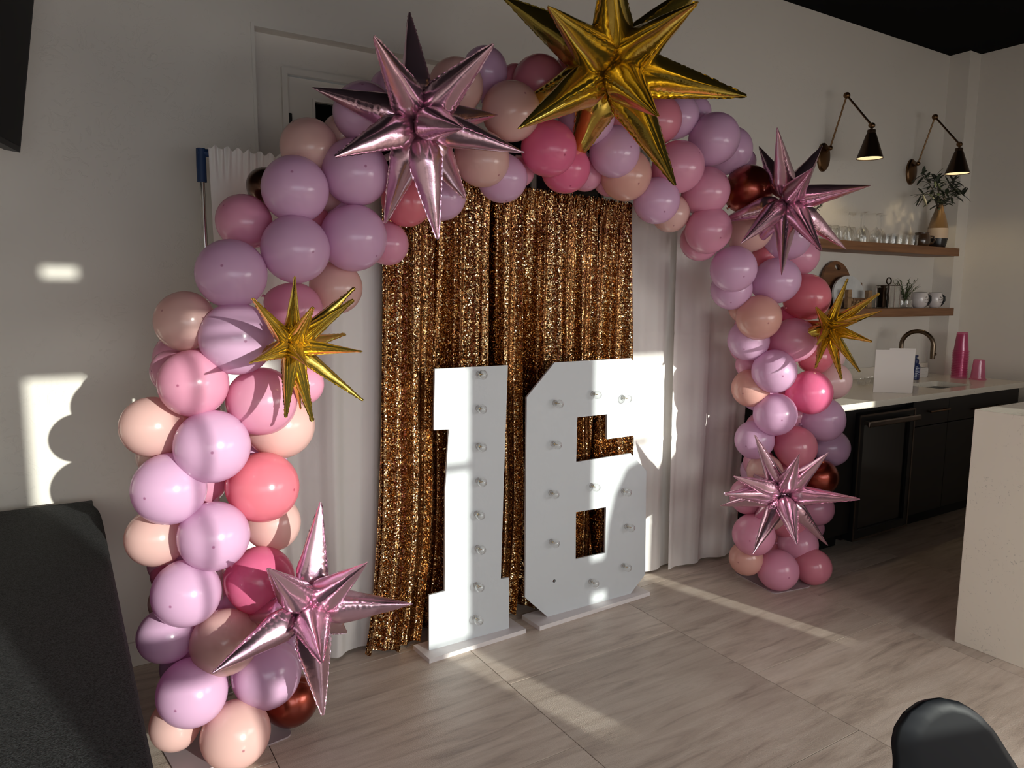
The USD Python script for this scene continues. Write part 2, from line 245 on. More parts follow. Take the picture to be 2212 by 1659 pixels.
# ------------------------------------------------------------------ french doors in the recess
YD = YW+RD
d1 = thing('door_1', None, None, (1.857, YD, 0), kind='structure')
fr = Polygon([(.885, 0), (.885, 2.512), (2.83, 2.512), (2.83, 0), (2.806, 0), (2.806, 2.486), (.909, 2.486), (.909, 0)])
part(d1, 'door_frame', slab_xz(fr, YD-.02, YD+.12), 'trim_paint', smooth=False)
for k, (a, b) in enumerate(((.914, 1.8555), (1.8595, 2.801))):
    g = sbox(a+.118, .28, b-.118, 2.39)
    leaf = part(d1, 'door_leaf', slab_xz(sbox(a, .008, b, 2.481).difference(g), YD+.004, YD+.046), 'trim_paint', smooth=False)
    part(leaf, 'bead', slab_xz(g.buffer(.012, join_style=2).difference(g), YD-.003, YD+.006), 'trim_paint', smooth=False)
    part(leaf, 'pane', slab_xz(g.buffer(.004, join_style=2), YD+.022, YD+.028), 'dark_pane', smooth=False)
    w = (g.bounds[2]-g.bounds[0])/3
    for i in (1, 2): part(leaf, 'muntin', bx(g.bounds[0]+i*w-.014, g.bounds[0]+i*w+.014, YD+.006, YD+.022, .28, 2.39), 'trim_paint', smooth=False)
    for j in range(1, 5): part(leaf, 'muntin', bx(g.bounds[0], g.bounds[2], YD+.008, YD+.021, .28+j*.422-.011, .28+j*.422+.011), 'trim_paint', smooth=False)
    for z in (.3, 1.3, 2.27): part(leaf, 'hinge', bx(*((a-.012, a+.012) if k == 0 else (b-.012, b+.012)), YD-.012, YD+.003, z-.055, z+.055, .003), 'door_black_metal')
    part(leaf, 'door_handle', cat([rod((b-.05 if k == 0 else a+.05, YD+.004, 1.0), (b-.05 if k == 0 else a+.05, YD-.05, 1.0), .009), rod((b-.05 if k == 0 else a+.05, YD-.05, 1.0), ((b-.17) if k == 0 else a+.17, YD-.05, 1.0), .008)]), 'door_black_metal')

# ------------------------------------------------------------------ television on the left wall
c0 = np.array([-.07, 2.95, 2.0]); ax = np.array([-.26, -.966, 0]); tl = math.radians(8.5); nn = np.array([.966, -.26, 0])
upv = nn*math.sin(tl)+np.array([0, 0, math.cos(tl)]); outv = nn*math.cos(tl)-np.array([0, 0, math.sin(tl)])
def tvbox(u0, u1, w0, w1, o0, o1):
    p = [c0+ax*u+upv*w+outv*o for u in (u0, u1) for w in (w0, w1) for o in (o0, o1)]; return trimesh.convex.convex_hull(np.array(p))
tv = thing('television', 'black flat television tilted forward high on the left wall', 'television', c0)
part(tv, 'casing', tvbox(0, 1.24, 0, .71, -.045, 0), 'tv_bezel', smooth=False)
part(tv, 'screen', tvbox(.012, 1.228, .018, .698, -.002, .0015), 'tv_black', smooth=False)
part(tv, 'wall_bracket', cat([tvbox(.5, .74, .2, .5, -.075, -.045), rod(c0+ax*.62+upv*.35-outv*.07, c0+ax*.62+upv*.35-outv*.3+np.array([-.2, 0, 0]), .02), bx(XL+.004, XL+.02, 2.2, 2.5, 2.1, 2.45)]), 'tv_bezel')

# ------------------------------------------------------------------ black cloth covered table
TZ, tx1, ty0, ty1 = .757, .092, .55, 3.165
def cloth(u, v):
    # u runs round the rim, v from the middle of the top outwards and down the sides
    t = u*2*math.pi; cx, cy, hx, hy = (XL+.04+tx1)/2, (ty0+ty1)/2, (tx1-XL-.04)/2, (ty1-ty0)/2
    ca, sa = np.cos(t), np.sin(t); n = 14.0; k = (np.abs(ca)**n+np.abs(sa)**n)**(-1/n)
    px, py = ca*k, sa*k
    top = np.clip(v/.5, 0, 1); dn = np.clip((v-.5)/.5, 0, 1)
    corner = (np.abs(px*py))**6
    fl = .012*np.sin(np.pi/2*np.clip(dn*3, 0, 1))+dn*(.01+.05*corner)
    x = cx+px*(hx*top+fl)-.0; y = cy+py*(hy*top+fl)
    dp = .012*(1-np.cos(np.pi/2*np.clip(dn*6, 0, 1)))
    z = TZ-.001-dn*.73*np.where(dn > 0, 1, 0)+.0*dp - .006*np.clip((top-.97)/.03, 0, 1)*(dn <= 0) - .006*(dn > 0)
    wob = .004*np.sin(9*t+3*dn)*dn*(1-corner)
    return np.stack([np.minimum(x+px*wob, tx1+.055), y+py*wob, z], -1)
tb = thing('table', 'long black cloth covered table along the left wall, front left of photo', 'table', ((XL+tx1)/2, 1.83, 0))
part(tb, 'table_cover', grid(cloth, 400, 60), 'black_cloth', smooth=50)
part(tb, 'tabletop', bx(XL+.06, tx1-.02, ty0+.02, ty1-.02, TZ-.03, TZ-.004, .004), 'tv_bezel')
for x in (XL+.12, tx1-.08):
    for y in (ty0+.1, ty1-.1): part(tb, 'leg', rod((x, y, 0), (x, y, TZ-.03), .014), 'brushed_steel')

# ------------------------------------------------------------------ pipe and drape backdrop
PX0, PX1, BY = .478, 3.44, 2.9
bz = lambda x: 2.05-(x-PX0)*.0385
st = thing('backdrop_stand', 'chrome pipe backdrop stand with blue taped corner, left of balloons', 'stand', (1.9, BY, 0))
for x in (PX0, PX1):
    part(st, 'upright', rod((x, BY, .01), (x, BY, bz(x)-.03), .0095, 14), 'chrome')
    part(st, 'foot', cat([bx(x-.2, x+.2, BY-.012, BY+.012, .0, .012, .003), bx(x-.012, x+.012, BY-.1, BY+.2, .0, .012, .003)]), 'chrome')
part(st, 'crossbar', rod((PX0, BY, bz(PX0)), (PX1, BY, bz(PX1)), .011, 12), 'chrome')
part(st, 'blue_tape', cat([tube([(PX0, BY, bz(PX0)-.105), (PX0, BY, bz(PX0)-.05), (PX0, BY, bz(PX0)+.014)], [.0165, .017, .016], 14), tube([(PX0-.012, BY, bz(PX0)), (PX0+.02, BY, bz(PX0)), (PX0+.03, BY, bz(PX0))], .0145, 12)]), 'blue_tape')
def drape(x0, x1, y, zb, seed, n, amp, bottom=(0, 0), swell=None, ztop=.03, nu=340, crease=True):
    r = np.random.default_rng(seed); ph = r.uniform(0, 6.28, 6); fr_ = n*np.array([1, .47, 1.9, .23, 3.1, 5.3])*r.uniform(.9, 1.1, 6); wt = np.array([.55, .5, .28, .45, .12, .05]) if n > 9 else np.array([.6, .55, .10, .6, .05, .02])
    def fn(u, v):
        z1 = bz(x0+(x1-x0)*u)+ztop
        z = zb+(z1-zb)*(1-v) if np.ndim(zb) == 0 else None
        s = u+.012*np.sin(2*np.pi*(1.3*v+ph[0]))*v
        f = sum(w*np.sin(2*np.pi*q*s+p+(.5*v if i % 2 else -.3*v)) for i, (w, q, p) in enumerate(zip(wt, fr_, ph)))
        near = np.clip((z1-z)/.12, 0, 1); a = amp*(.35+.65*np.clip(v*2.2, 0, 1))
        ruf = .006*np.sin(2*np.pi*fr_[4]*2.2*u+ph[1])*(1-near)+.006*np.sin(2*np.pi*fr_[5]*1.6*u+ph[2])*(1-near)
        pocket = np.where(z1-z < .028, -.004, np.where(np.abs(z1-z-.035) < .012, .010, 0.0))
        yy = y-a*f*near*.8+ruf-.014*(1-near)+pocket*0-.021
        xx = x0+(x1-x0)*u+bottom[0]*(1-u)*v**2+bottom[1]*u*v**2+.35*a*np.cos(2*np.pi*fr_[0]*s+ph[0])*near*.6
        z = z+.007*np.sin(2*np.pi*fr_[4]*1.7*u+ph[3])*np.clip(1-(z1-z)/.03, 0, 1)
        if crease:
            for c in (.33, .62, .86): yy = yy-.004*np.exp(-((v-c-.004*np.sin(9*u))/.004)**2)
        if n > 9:
            for c, wd_ in ((.205, .007), (.405, .005), (.545, .011), (.70, .006), (.845, .006)): yy = yy+.075*np.exp(-((u-c-.004*np.sin(5*v+9*c))/wd_)**2)*near
        if swell is not None: xx, yy = swell(xx, yy, z, u, v)
        return np.stack([xx, yy, z], -1)
    return grid(fn, nu, 150)
solo('white_drape', drape(PX0+.022, 1.17, BY+.008, .015, 3, 3.4, .034, (0.05, -.06), ztop=.022), 'sheer_white', 'sheer white drape panel between the taped pole and the gold sequin curtain', 'drape', 'white backdrop drapes', smooth=60)
solo('white_drape', drape(2.40, 2.90, BY+.0, .012, 5, 2.2, .03, (0, .03), nu=200), 'sheer_white', 'white drape panel hanging directly right of the gold curtain, sunlit low down', 'drape', 'white backdrop drapes', smooth=60)
solo('white_drape', drape(2.82, 3.425, BY-.02, .012, 8, 2.6, .032, (0.01, -.06), nu=220), 'sheer_white', 'rightmost white drape panel, pink tinged and shaded, behind the right balloon column', 'drape', 'white backdrop drapes', smooth=60)
def gold_swell(xx, yy, z, u, v):
    b = np.clip((.22-z)/.22, 0, 1)
    return xx+.02*b*(u-.5), yy-.03*b*np.sin(2*np.pi*5*u)**2
solo('sequin_curtain', drape(1.135, 2.455, BY-.052, .012, 11, 13, .06, (-.10, .06), gold_swell, ztop=.022, nu=520, crease=False), 'sequin_gold', 'gold sequin curtain hanging in folds behind the white numbers', 'curtain', smooth=60)

# ------------------------------------------------------------------ marquee numbers
N1 = [(1.308, 1.239), (1.662, 1.237), (1.643, .677), (1.631, .266), (1.675, .263), (1.676, .02), (1.271, .02), (1.273, .269), (1.348, .271), (1.353, .718), (1.371, .979), (1.302, .982)]
N6 = [(1.766, 1.087), (1.917, 1.237), (2.375, 1.237), (2.504, 1.1), (2.5, .847), (2.235, .847), (2.232, .97), (2.052, .971), (2.05, .755), (2.389, .759), (2.499, .655), (2.5, .554), (2.512, .103), (2.416, .02), (1.895, .02), (1.767, .145)]
H6 = [(2.054, .509), (2.239, .505), (2.241, .27), (2.057, .274)]
L1 = [(1.515, 1.206), (1.513, 1.058), (1.513, .893), (1.513, .739), (1.504, .593), (1.509, .436), (1.502, .267), (1.497, .115)]
L6 = [(1.92, 1.05), (2.141, 1.076), (2.329, 1.044), (1.913, .859), (1.904, .627), (2.145, .627), (2.345, .573), (1.91, .39), (2.373, .386), (2.358, .182), (2.151, .143)]
def number(name, label, poly, bulbs, y, foot, empty=None):
    t = thing(name, label, 'number sign', ((foot[0][0]+foot[1][0])/2, y, 0))
    out = Polygon(poly[0], [poly[1]] if len(poly) > 1 else [])
    for (x, z) in bulbs+([empty] if empty else []): out = out.difference(Point(x, z).buffer(.0085, 10))
    part(t, 'face_board', slab_xz(out, y, y+.010), 'board_white', smooth=False)
    part(t, 'back_board', slab_xz(out.buffer(-.0015), y+.010, y+.014), 'board_edge', smooth=False)
    part(t, 'base_board', slab_xy(Polygon(foot).buffer(.004).buffer(-.002), 0, .02), 'base_white', smooth=False)
    for (x, z) in bulbs:
        b = part(t, 'bulb', lathe([(.0001, -.056), (.009, -.0548), (.0165, -.050), (.0205, -.042), (.0212, -.034), (.019, -.024), (.014, -.015), (.0098, -.006), (.009, .004)], 22), 'clear_glass', smooth=True, world=False)
        m = UsdGeom.Xformable(stage.GetPrimAtPath(b))
        l = LOC[t]; m.AddTransformOp().Set(Gf.Matrix4d(1, 0, 0, 0, 0, 0, -1, 0, 0, 1, 0, 0, x-l[0], y-l[1], z-l[2], 1))
        part(b, 'filament', cat([rod((-.004, 0, -.01), (-.006, 0, -.03), .0006, 5), rod((.004, 0, -.01), (.006, 0, -.03), .0006, 5), rod((-.006, 0, -.03), (.006, 0, -.03), .0012, 5), rod((0, 0, .002), (0, 0, -.013), .0035, 8)]), 'filament', world=False)
        part(b, 'bulb_collar', lathe([(.0088, .006), (.0125, .006), (.0125, -.004), (.0095, -.006)], 20), 'socket_white', world=False)
    return t
number('marquee_number', 'tall white marquee number one on a flat base board', [N1], L1, 2.69, [(1.242, 2.625), (1.738, 2.645), (1.733, 2.782), (1.235, 2.768)])
number('marquee_number', 'tall white marquee number six with two openings on a flat base board', [N6, H6], L6, 2.695, [(1.808, 2.632), (2.513, 2.66), (2.508, 2.79), (1.803, 2.774)], (1.932, .19))

# ------------------------------------------------------------------ balloon arch
BALLOONS = """0.465 2.380 1.605 0.1061 -0.42 -0.88 0.21 li
0.658 2.360 1.687 0.1083 0.23 -0.97 -0.11 li
0.672 2.390 1.876 0.1079 -0.32 -0.87 0.37 li
0.535 2.500 1.775 0.0893 -0.77 -0.40 0.50 pk
0.748 2.480 2.030 0.0948 -0.62 -0.28 0.73 bl
0.628 2.580 1.901 0.0661 -0.61 -0.31 0.72 br
0.878 2.400 1.950 0.1090 -0.04 -1.00 0.05 li
0.867 2.400 1.733 0.1111 0.47 -0.68 -0.56 li
1.026 2.500 1.728 0.0796 0.64 -0.17 -0.75 pk
0.922 2.420 2.150 0.1040 -0.29 -0.61 0.73 li
1.065 2.530 2.262 0.0794 -0.36 -0.21 0.91 li
0.881 2.520 2.091 0.0741 -0.56 -0.36 0.75 bl
0.677 2.460 1.493 0.0922 0.82 -0.41 -0.41 pk
0.834 2.500 1.565 0.0918 0.64 -0.17 -0.75 bl
0.336 2.450 1.459 0.0910 -0.77 -0.50 0.39 bl
0.469 2.360 1.406 0.1089 0.03 -1.00 -0.01 li
0.307 2.530 1.295 0.0726 -0.94 -0.31 0.10 pk
0.343 2.390 1.271 0.1052 -0.53 -0.85 0.06 pk
0.541 2.380 1.202 0.1099 0.55 -0.83 -0.06 pk
0.232 2.480 1.131 0.0956 -0.97 -0.22 0.10 bl
0.380 2.340 1.079 0.1091 -0.17 -0.98 0.02 li
0.621 2.480 1.099 0.1138 0.97 -0.22 -0.10 bl
0.260 2.390 0.950 0.1090 -0.70 -0.71 0.00 li
0.539 2.400 0.914 0.1154 0.68 -0.73 0.00 co
0.228 2.490 0.773 0.0943 -0.97 -0.24 0.00 bl
0.374 2.350 0.792 0.1083 -0.18 -0.98 0.00 li
0.591 2.500 0.755 0.0946 0.97 -0.24 0.00 bl
0.522 2.420 0.592 0.1128 0.69 -0.72 0.00 hp
0.290 2.370 0.617 0.1030 -0.56 -0.83 0.00 li
0.267 2.560 0.618 0.0621 -0.96 -0.29 0.00 hp
0.240 2.470 0.450 0.0910 -0.95 -0.31 0.00 li
0.396 2.380 0.423 0.1051 -0.09 -1.00 0.00 bl
0.293 2.380 0.281 0.1071 -0.58 -0.82 0.00 li
0.531 2.410 0.261 0.1150 0.69 -0.73 0.00 li
0.623 2.470 0.106 0.0952 0.97 -0.25 0.00 cu
0.249 2.490 0.125 0.0820 -0.96 -0.26 0.00 bl
0.414 2.360 0.107 0.1082 0.02 -1.00 0.00 bl
0.646 2.550 0.287 0.0681 0.98 -0.18 0.00 li
0.578 2.530 0.374 0.0784 0.97 -0.25 0.00 bl
0.719 2.530 1.229 0.0713 0.98 -0.15 -0.10 pk
1.290 2.460 2.300 0.1009 -0.34 -0.41 0.85 bl
1.445 2.520 2.391 0.0899 -0.02 -0.19 0.98 li
1.664 2.470 2.373 0.1057 -0.02 -0.26 0.96 ro
1.865 2.530 2.439 0.0880 0.19 -0.15 0.97 ro
1.490 2.400 2.226 0.1105 -0.01 -0.91 0.41 bl
1.369 2.410 2.044 0.1044 0.25 -0.74 -0.62 bl
1.496 2.470 1.992 0.0950 0.02 -0.31 -0.95 li
1.627 2.550 2.039 0.0606 0.02 -0.33 -0.95 pk
1.649 2.380 2.106 0.1097 0.01 -0.94 -0.35 hp
1.783 2.450 2.051 0.0971 -0.16 -0.59 -0.79 hp
1.954 2.540 2.058 0.0736 -0.17 -0.53 -0.83 pk
1.851 2.410 2.252 0.1141 0.12 -0.79 0.61 li
1.985 2.390 2.130 0.1036 0.01 -1.00 0.04 li
2.093 2.440 2.053 0.1077 -0.09 -0.89 -0.45 pe
2.079 2.530 2.040 0.0690 -0.16 -0.57 -0.80 pk
2.263 2.440 2.299 0.1058 0.26 -0.37 0.89 ro
2.442 2.500 2.349 0.0964 0.41 -0.13 0.90 li
2.597 2.550 2.397 0.0768 0.41 -0.10 0.91 li
2.583 2.410 2.250 0.1169 0.38 -0.38 0.84 li
2.776 2.490 2.234 0.1101 0.46 -0.12 0.88 li
2.345 2.390 2.102 0.1147 0.19 -0.89 0.42 pk
2.543 2.410 2.017 0.1093 0.22 -0.84 0.50 pk
2.254 2.420 1.956 0.1007 -0.25 -0.79 -0.56 li
2.416 2.500 1.920 0.0881 -0.33 -0.61 -0.72 bl
2.843 2.420 2.050 0.1137 0.62 -0.39 0.68 cu
2.560 2.400 1.843 0.1054 -0.18 -0.90 -0.40 pk
2.614 2.500 1.803 0.0965 -0.55 -0.58 -0.60 pk
2.902 2.450 1.863 0.1082 0.61 -0.41 0.67 bl
3.188 2.460 1.848 0.1248 0.66 -0.19 0.73 li
3.373 2.520 1.758 0.1100 0.89 -0.10 0.45 pk
2.750 2.410 1.671 0.1095 -0.32 -0.88 -0.35 li
2.845 2.500 1.578 0.1040 -0.58 -0.52 -0.63 li
3.054 2.400 1.620 0.1158 0.56 -0.78 0.28 li
3.343 2.430 1.538 0.1199 0.85 -0.30 0.43 co
2.936 2.400 1.438 0.1108 -0.43 -0.88 -0.21 pe
3.186 2.380 1.320 0.1153 0.45 -0.87 0.22 pk
2.977 2.490 1.319 0.1021 -0.81 -0.43 -0.40 li
3.047 2.380 1.167 0.1119 -0.50 -0.86 -0.10 li
3.025 2.500 1.070 0.1005 -0.93 -0.30 -0.19 pe
3.510 2.480 1.215 0.0974 0.97 -0.12 0.19 co
3.662 2.470 1.072 0.1055 0.97 -0.11 0.19 wp
3.758 2.550 1.194 0.0764 0.98 -0.07 0.20 wp
3.347 2.380 1.039 0.1151 0.71 -0.69 0.14 hp
3.085 2.390 0.943 0.1101 -0.56 -0.82 -0.11 li
3.526 2.420 0.873 0.1201 0.92 -0.35 0.18 li
3.061 2.490 0.795 0.1026 -0.94 -0.27 -0.19 li
3.254 2.380 0.755 0.1088 0.20 -0.98 0.00 ro
3.722 2.490 0.680 0.1053 1.00 -0.09 0.00 li
3.130 2.470 0.621 0.0926 -0.85 -0.53 0.00 bl
3.194 2.560 0.640 0.0881 -0.51 -0.86 0.00 pk
3.581 2.450 0.536 0.0993 0.98 -0.22 0.00 cu
3.011 2.470 0.503 0.0974 -0.97 -0.26 0.00 pk
3.590 2.470 0.347 0.0978 0.99 -0.15 0.00 pk
3.337 2.480 0.562 0.1024 0.94 -0.35 0.00 ro
3.126 2.430 0.405 0.0920 -0.67 -0.74 0.00 bl
2.980 2.400 0.321 0.1093 -0.86 -0.50 -0.00 pk
3.345 2.470 0.315 0.0977 0.91 -0.41 -0.00 ro
3.380 2.420 0.191 0.1051 0.81 -0.59 0.00 pk
3.682 2.550 0.194 0.0673 1.00 -0.09 0.00 pk
3.029 2.480 0.158 0.0889 -0.97 -0.22 0.00 pe
3.148 2.370 0.107 0.1087 -0.38 -0.93 0.00 pk
3.371 2.320 0.097 0.0982 0.54 -0.84 0.00 ro
3.129 2.530 1.751 0.0716 0.71 -0.18 0.68 co
3.323 2.530 1.418 0.0744 0.88 -0.17 0.44 hp
3.004 2.560 1.474 0.0698 0.02 -1.00 0.01 pe
3.081 2.560 1.183 0.0737 -0.72 -0.59 -0.36 pk
2.924 2.540 2.201 0.0702 0.67 -0.10 0.73 li
1.079 2.440 1.874 0.0903 0.32 -0.49 -0.81 co
1.241 2.480 1.905 0.0877 0.36 -0.22 -0.91 li
0.874 2.550 1.842 0.0606 0.55 -0.53 -0.65 li
1.144 2.490 2.087 0.1010 -0.07 -0.98 0.18 li
1.199 2.510 1.994 0.0921 0.34 -0.41 -0.85 bl
2.131 2.530 2.309 0.0951 0.19 -0.20 0.96 ro
1.619 2.580 2.406 0.0587 -0.02 -0.18 0.98 ro
3.298 2.560 1.738 0.0830 0.89 -0.11 0.44 ro
0.566 2.560 0.959 0.0938 0.96 -0.27 0.00 li
0.421 2.550 0.439 0.0830 0.23 -0.97 0.00 li
3.397 2.560 1.008 0.0965 0.96 -0.20 0.19 ro
3.455 2.550 0.875 0.0972 0.97 -0.18 0.19 pk
3.403 2.540 0.137 0.0979 0.97 -0.23 0.00 ro
0.798 2.540 1.918 0.0945 -0.41 -0.78 0.48 bl
0.749 2.550 1.790 0.0854 0.36 -0.83 -0.43 ro
0.265 2.570 1.017 0.0802 -0.95 -0.29 0.10 bl
0.283 2.570 0.816 0.0841 -0.94 -0.33 0.00 pk
0.318 2.580 1.141 0.0843 -0.92 -0.38 0.10 li
0.331 2.580 1.332 0.0823 -0.93 -0.36 0.10 pk
0.278 2.590 0.646 0.0761 -0.95 -0.32 0.00 pk
0.270 2.580 0.512 0.0758 -0.95 -0.30 0.00 bl
0.297 2.560 0.283 0.0818 -0.93 -0.36 0.00 li"""
STARS = """pink 1.020 2.200 2.095 0.365|0.001 0.071 0.358;-0.240 -0.225 0.157;0.101 -0.304 0.175;-0.286 0.200 0.108;0.346 0.085 0.081;-0.027 -0.353 -0.088;0.254 -0.238 -0.109;-0.315 -0.095 -0.157;-0.052 0.177 -0.315;0.063 -0.003 -0.375;0.253 0.155 -0.212
gold 1.768 2.150 2.362 0.560|-0.233 0.391 0.326;-0.484 -0.279 0.036;-0.334 -0.381 0.239;0.393 -0.084 0.390;-0.127 -0.544 0.037;0.142 -0.509 -0.186;-0.185 -0.449 -0.278;0.019 -0.325 -0.456;-0.472 -0.095 -0.286
pink 2.870 2.220 1.982 0.410|-0.276 -0.146 0.265;0.107 0.264 0.294;0.294 0.041 0.283;-0.253 -0.313 0.078;0.002 -0.410 0.018;0.332 -0.098 -0.220;-0.138 -0.293 -0.251;-0.171 -0.125 -0.351;-0.346 -0.038 -0.216
gold 0.596 2.210 1.390 0.265|-0.028 -0.161 0.209;0.190 -0.046 0.179;0.139 -0.175 0.143;-0.147 -0.164 0.147;0.000 -0.234 0.124;0.222 0.142 0.023;0.144 -0.223 -0.007;0.190 -0.098 -0.173;0.012 -0.156 -0.214;-0.068 -0.169 -0.193;-0.169 -0.202 -0.028;-0.030 -0.261 -0.037;0.059 0.134 -0.221
gold 3.234 2.220 1.390 0.318|-0.120 -0.169 0.241;-0.013 -0.266 0.174;-0.044 -0.301 0.092;-0.098 -0.298 -0.050;-0.078 -0.236 -0.199;-0.202 -0.222 -0.106;-0.123 -0.172 -0.238;-0.235 -0.107 -0.185;-0.275 -0.118 0.107;-0.279 -0.138 -0.065;0.245 0.093 0.181;-0.171 -0.264 0.043
pink 0.620 2.200 0.558 0.345|0.050 0.002 0.341;-0.166 -0.195 0.231;0.108 -0.251 0.211;0.270 -0.212 0.030;-0.063 -0.339 -0.017;0.014 -0.079 -0.336;-0.315 -0.116 -0.080;0.190 0.192 -0.214
pink 2.956 2.220 0.584 0.385|-0.216 0.013 0.318;-0.183 -0.213 0.263;-0.054 -0.271 0.268;0.047 -0.377 0.060;0.245 -0.100 -0.280;-0.241 -0.269 -0.133;-0.301 -0.079 -0.227;-0.380 0.041 0.045;-0.360 0.004 0.137"""
AXIS = np.array([(.41, 0), (.41, 1.0), (.45, 1.38), (.62, 1.72), (.95, 2.0), (1.35, 2.16), (1.75, 2.17), (2.2, 2.08), (2.6, 1.90), (2.95, 1.58), (3.14, 1.2), (3.22, .8), (3.22, 0)])
ar = thing('arch_frame', 'bendy pole arch frame with flat steel foot plates inside the balloons', 'frame', (1.8, 2.52, 0))
cv = np.concatenate([np.linspace(a, b, 9)[:-1] for a, b in zip(AXIS[:-1], AXIS[1:])]+[AXIS[-1:]]); k5 = np.ones(7)/7
sm = np.stack([np.convolve(np.pad(cv[:, i], 3, mode='edge'), k5, 'valid') for i in (0, 1)], 1)
part(ar, 'pole', tube(np.stack([sm[:, 0], np.full(len(sm), 2.52), np.maximum(sm[:, 1], .006)], 1), .012, 10), 'frame_pole', smooth=True)
def plate(cx, cy, w, h, rz):
    p = affinity.translate(affinity.rotate(sbox(-w/2, -h/2, w/2, h/2).buffer(-.03).buffer(.03, 8), rz, origin=(0, 0)), cx, cy)
    return slab_xy(p, 0, .005)
part(ar, 'foot_plate', plate(.405, 2.56, .38, .34, 8), 'steel_plate', smooth=False)
part(ar, 'foot_plate', plate(3.235, 2.47, .26, .32, -9), 'steel_plate', smooth=False)
prof = []
for t in np.linspace(0, math.pi, 40):
    z, q = math.cos(t), math.sin(t)
    prof.append((max(q*(1-.10*max(-z, 0)**2), 1e-4), z if z > 0 else z*(1+.10*(-z)**3)))
SKIN = lathe(prof[::-1], 48); KNOT = lathe([(.03, -1.07), (.05, -1.10), (.055, -1.13), (.028, -1.15), (.045, -1.18), (.075, -1.20), (.06, -1.205), (.0001, -1.19)], 14)
rows = [l.split() for l in BALLOONS.strip().split('\n')]
rows += [s.split() for s in ('.36 2.58 1.12 .10 -.7 .6 .1 bl', '.36 2.58 .92 .10 -.7 .6 .1 pk', '.37 2.58 .68 .10 -.7 .6 .1 li', '.37 2.6 .54 .09 -.7 .6 .1 pk', '.34 2.56 .22 .09 -.7 .6 .1 li', '3.1 2.6 1.28 .09 .7 .6 .1 pk', '3.15 2.58 1.18 .08 .7 .6 .1 li', '3.15 2.58 1.1 .08 .7 .6 .1 pk', '3.24 2.58 1.2 .10 .7 .6 .1 pk', '3.2 2.59 1.02 .10 .7 .6 .1 li', '3.24 2.58 .82 .10 .7 .6 .1 pk', '3.24 2.6 .58 .10 .7 .6 .1 li', '3.13 2.59 1.37 .10 .7 .6 .1 pk', '3.33 2.56 1.1 .09 .7 .6 .1 li')]
rows = [(np.array(list(map(float, r[:3]))), float(r[3]), np.array(list(map(float, r[4:7]))), r[7]) for r in rows]
def section(p):
    if p[0] < .95 and p[2] < 1.42: return 'the left column'
    if p[0] > 2.85 and p[2] < 1.42: return 'the right column'
    if p[0] < 1.12: return 'the left shoulder'
    if p[0] > 2.15: return 'the right shoulder'
    return 'the crown'
sec = {}
for i, r in enumerate(rows): sec.setdefault((section(r[0]), r[3], r[0][1] > 2.545), []).append(i)
LAB = {}
for (s, c, back), ids in sec.items():
    n = LATEX[c][0]; col = 'column' in s
    ids = sorted(ids, key=lambda i: rows[i][0][2] if col else rows[i][0][0])
    for k, i in enumerate(ids):
        w = ordinal(k) if col else 'leftmost' if k == 0 else ordinal(k).replace(' lowest', ' from left')
        if back: LAB[i] = 'mostly hidden %s balloon at the back of %s%s' % (n, s, '' if len(ids) == 1 else ', '+w+' of these')
        elif len(ids) == 1: LAB[i] = 'the only %s balloon at the front of %s of the arch' % (n, s)
        else: LAB[i] = '%s balloon, %s of its colour at the front of %s' % (n, w, s)
firsts = {}
for i, (p, r, o, c) in enumerate(rows):
    x, y, z = align(o); tw = rng.uniform(.97, 1.03)
    M = Gf.Matrix4d(*(x*r*tw), 0, *(y*r*tw), 0, *(z*r/tw), 0, *map(float, p), 1)
    g = 'balloons of the arch'
    if c not in firsts:
        t = thing('balloon', LAB[i], 'balloon', M=M, group=g); firsts[c] = t
        part(t, 'skin', SKIN, 'latex_'+c, smooth=True, world=False); part(t, 'knot', KNOT, 'latex_'+c, smooth=True, world=False)
    else:
        src = firsts[c]; path = '/World/'+numbered('/World', 'balloon'); X = UsdGeom.Xform.Define(stage, path)
        X.GetPrim().GetReferences().AddInternalReference(src); X.GetPrim().SetInstanceable(True)
        X.GetPrim().GetAttribute('xformOp:transform').Set(M); meta(X.GetPrim(), LAB[i], 'balloon', g)

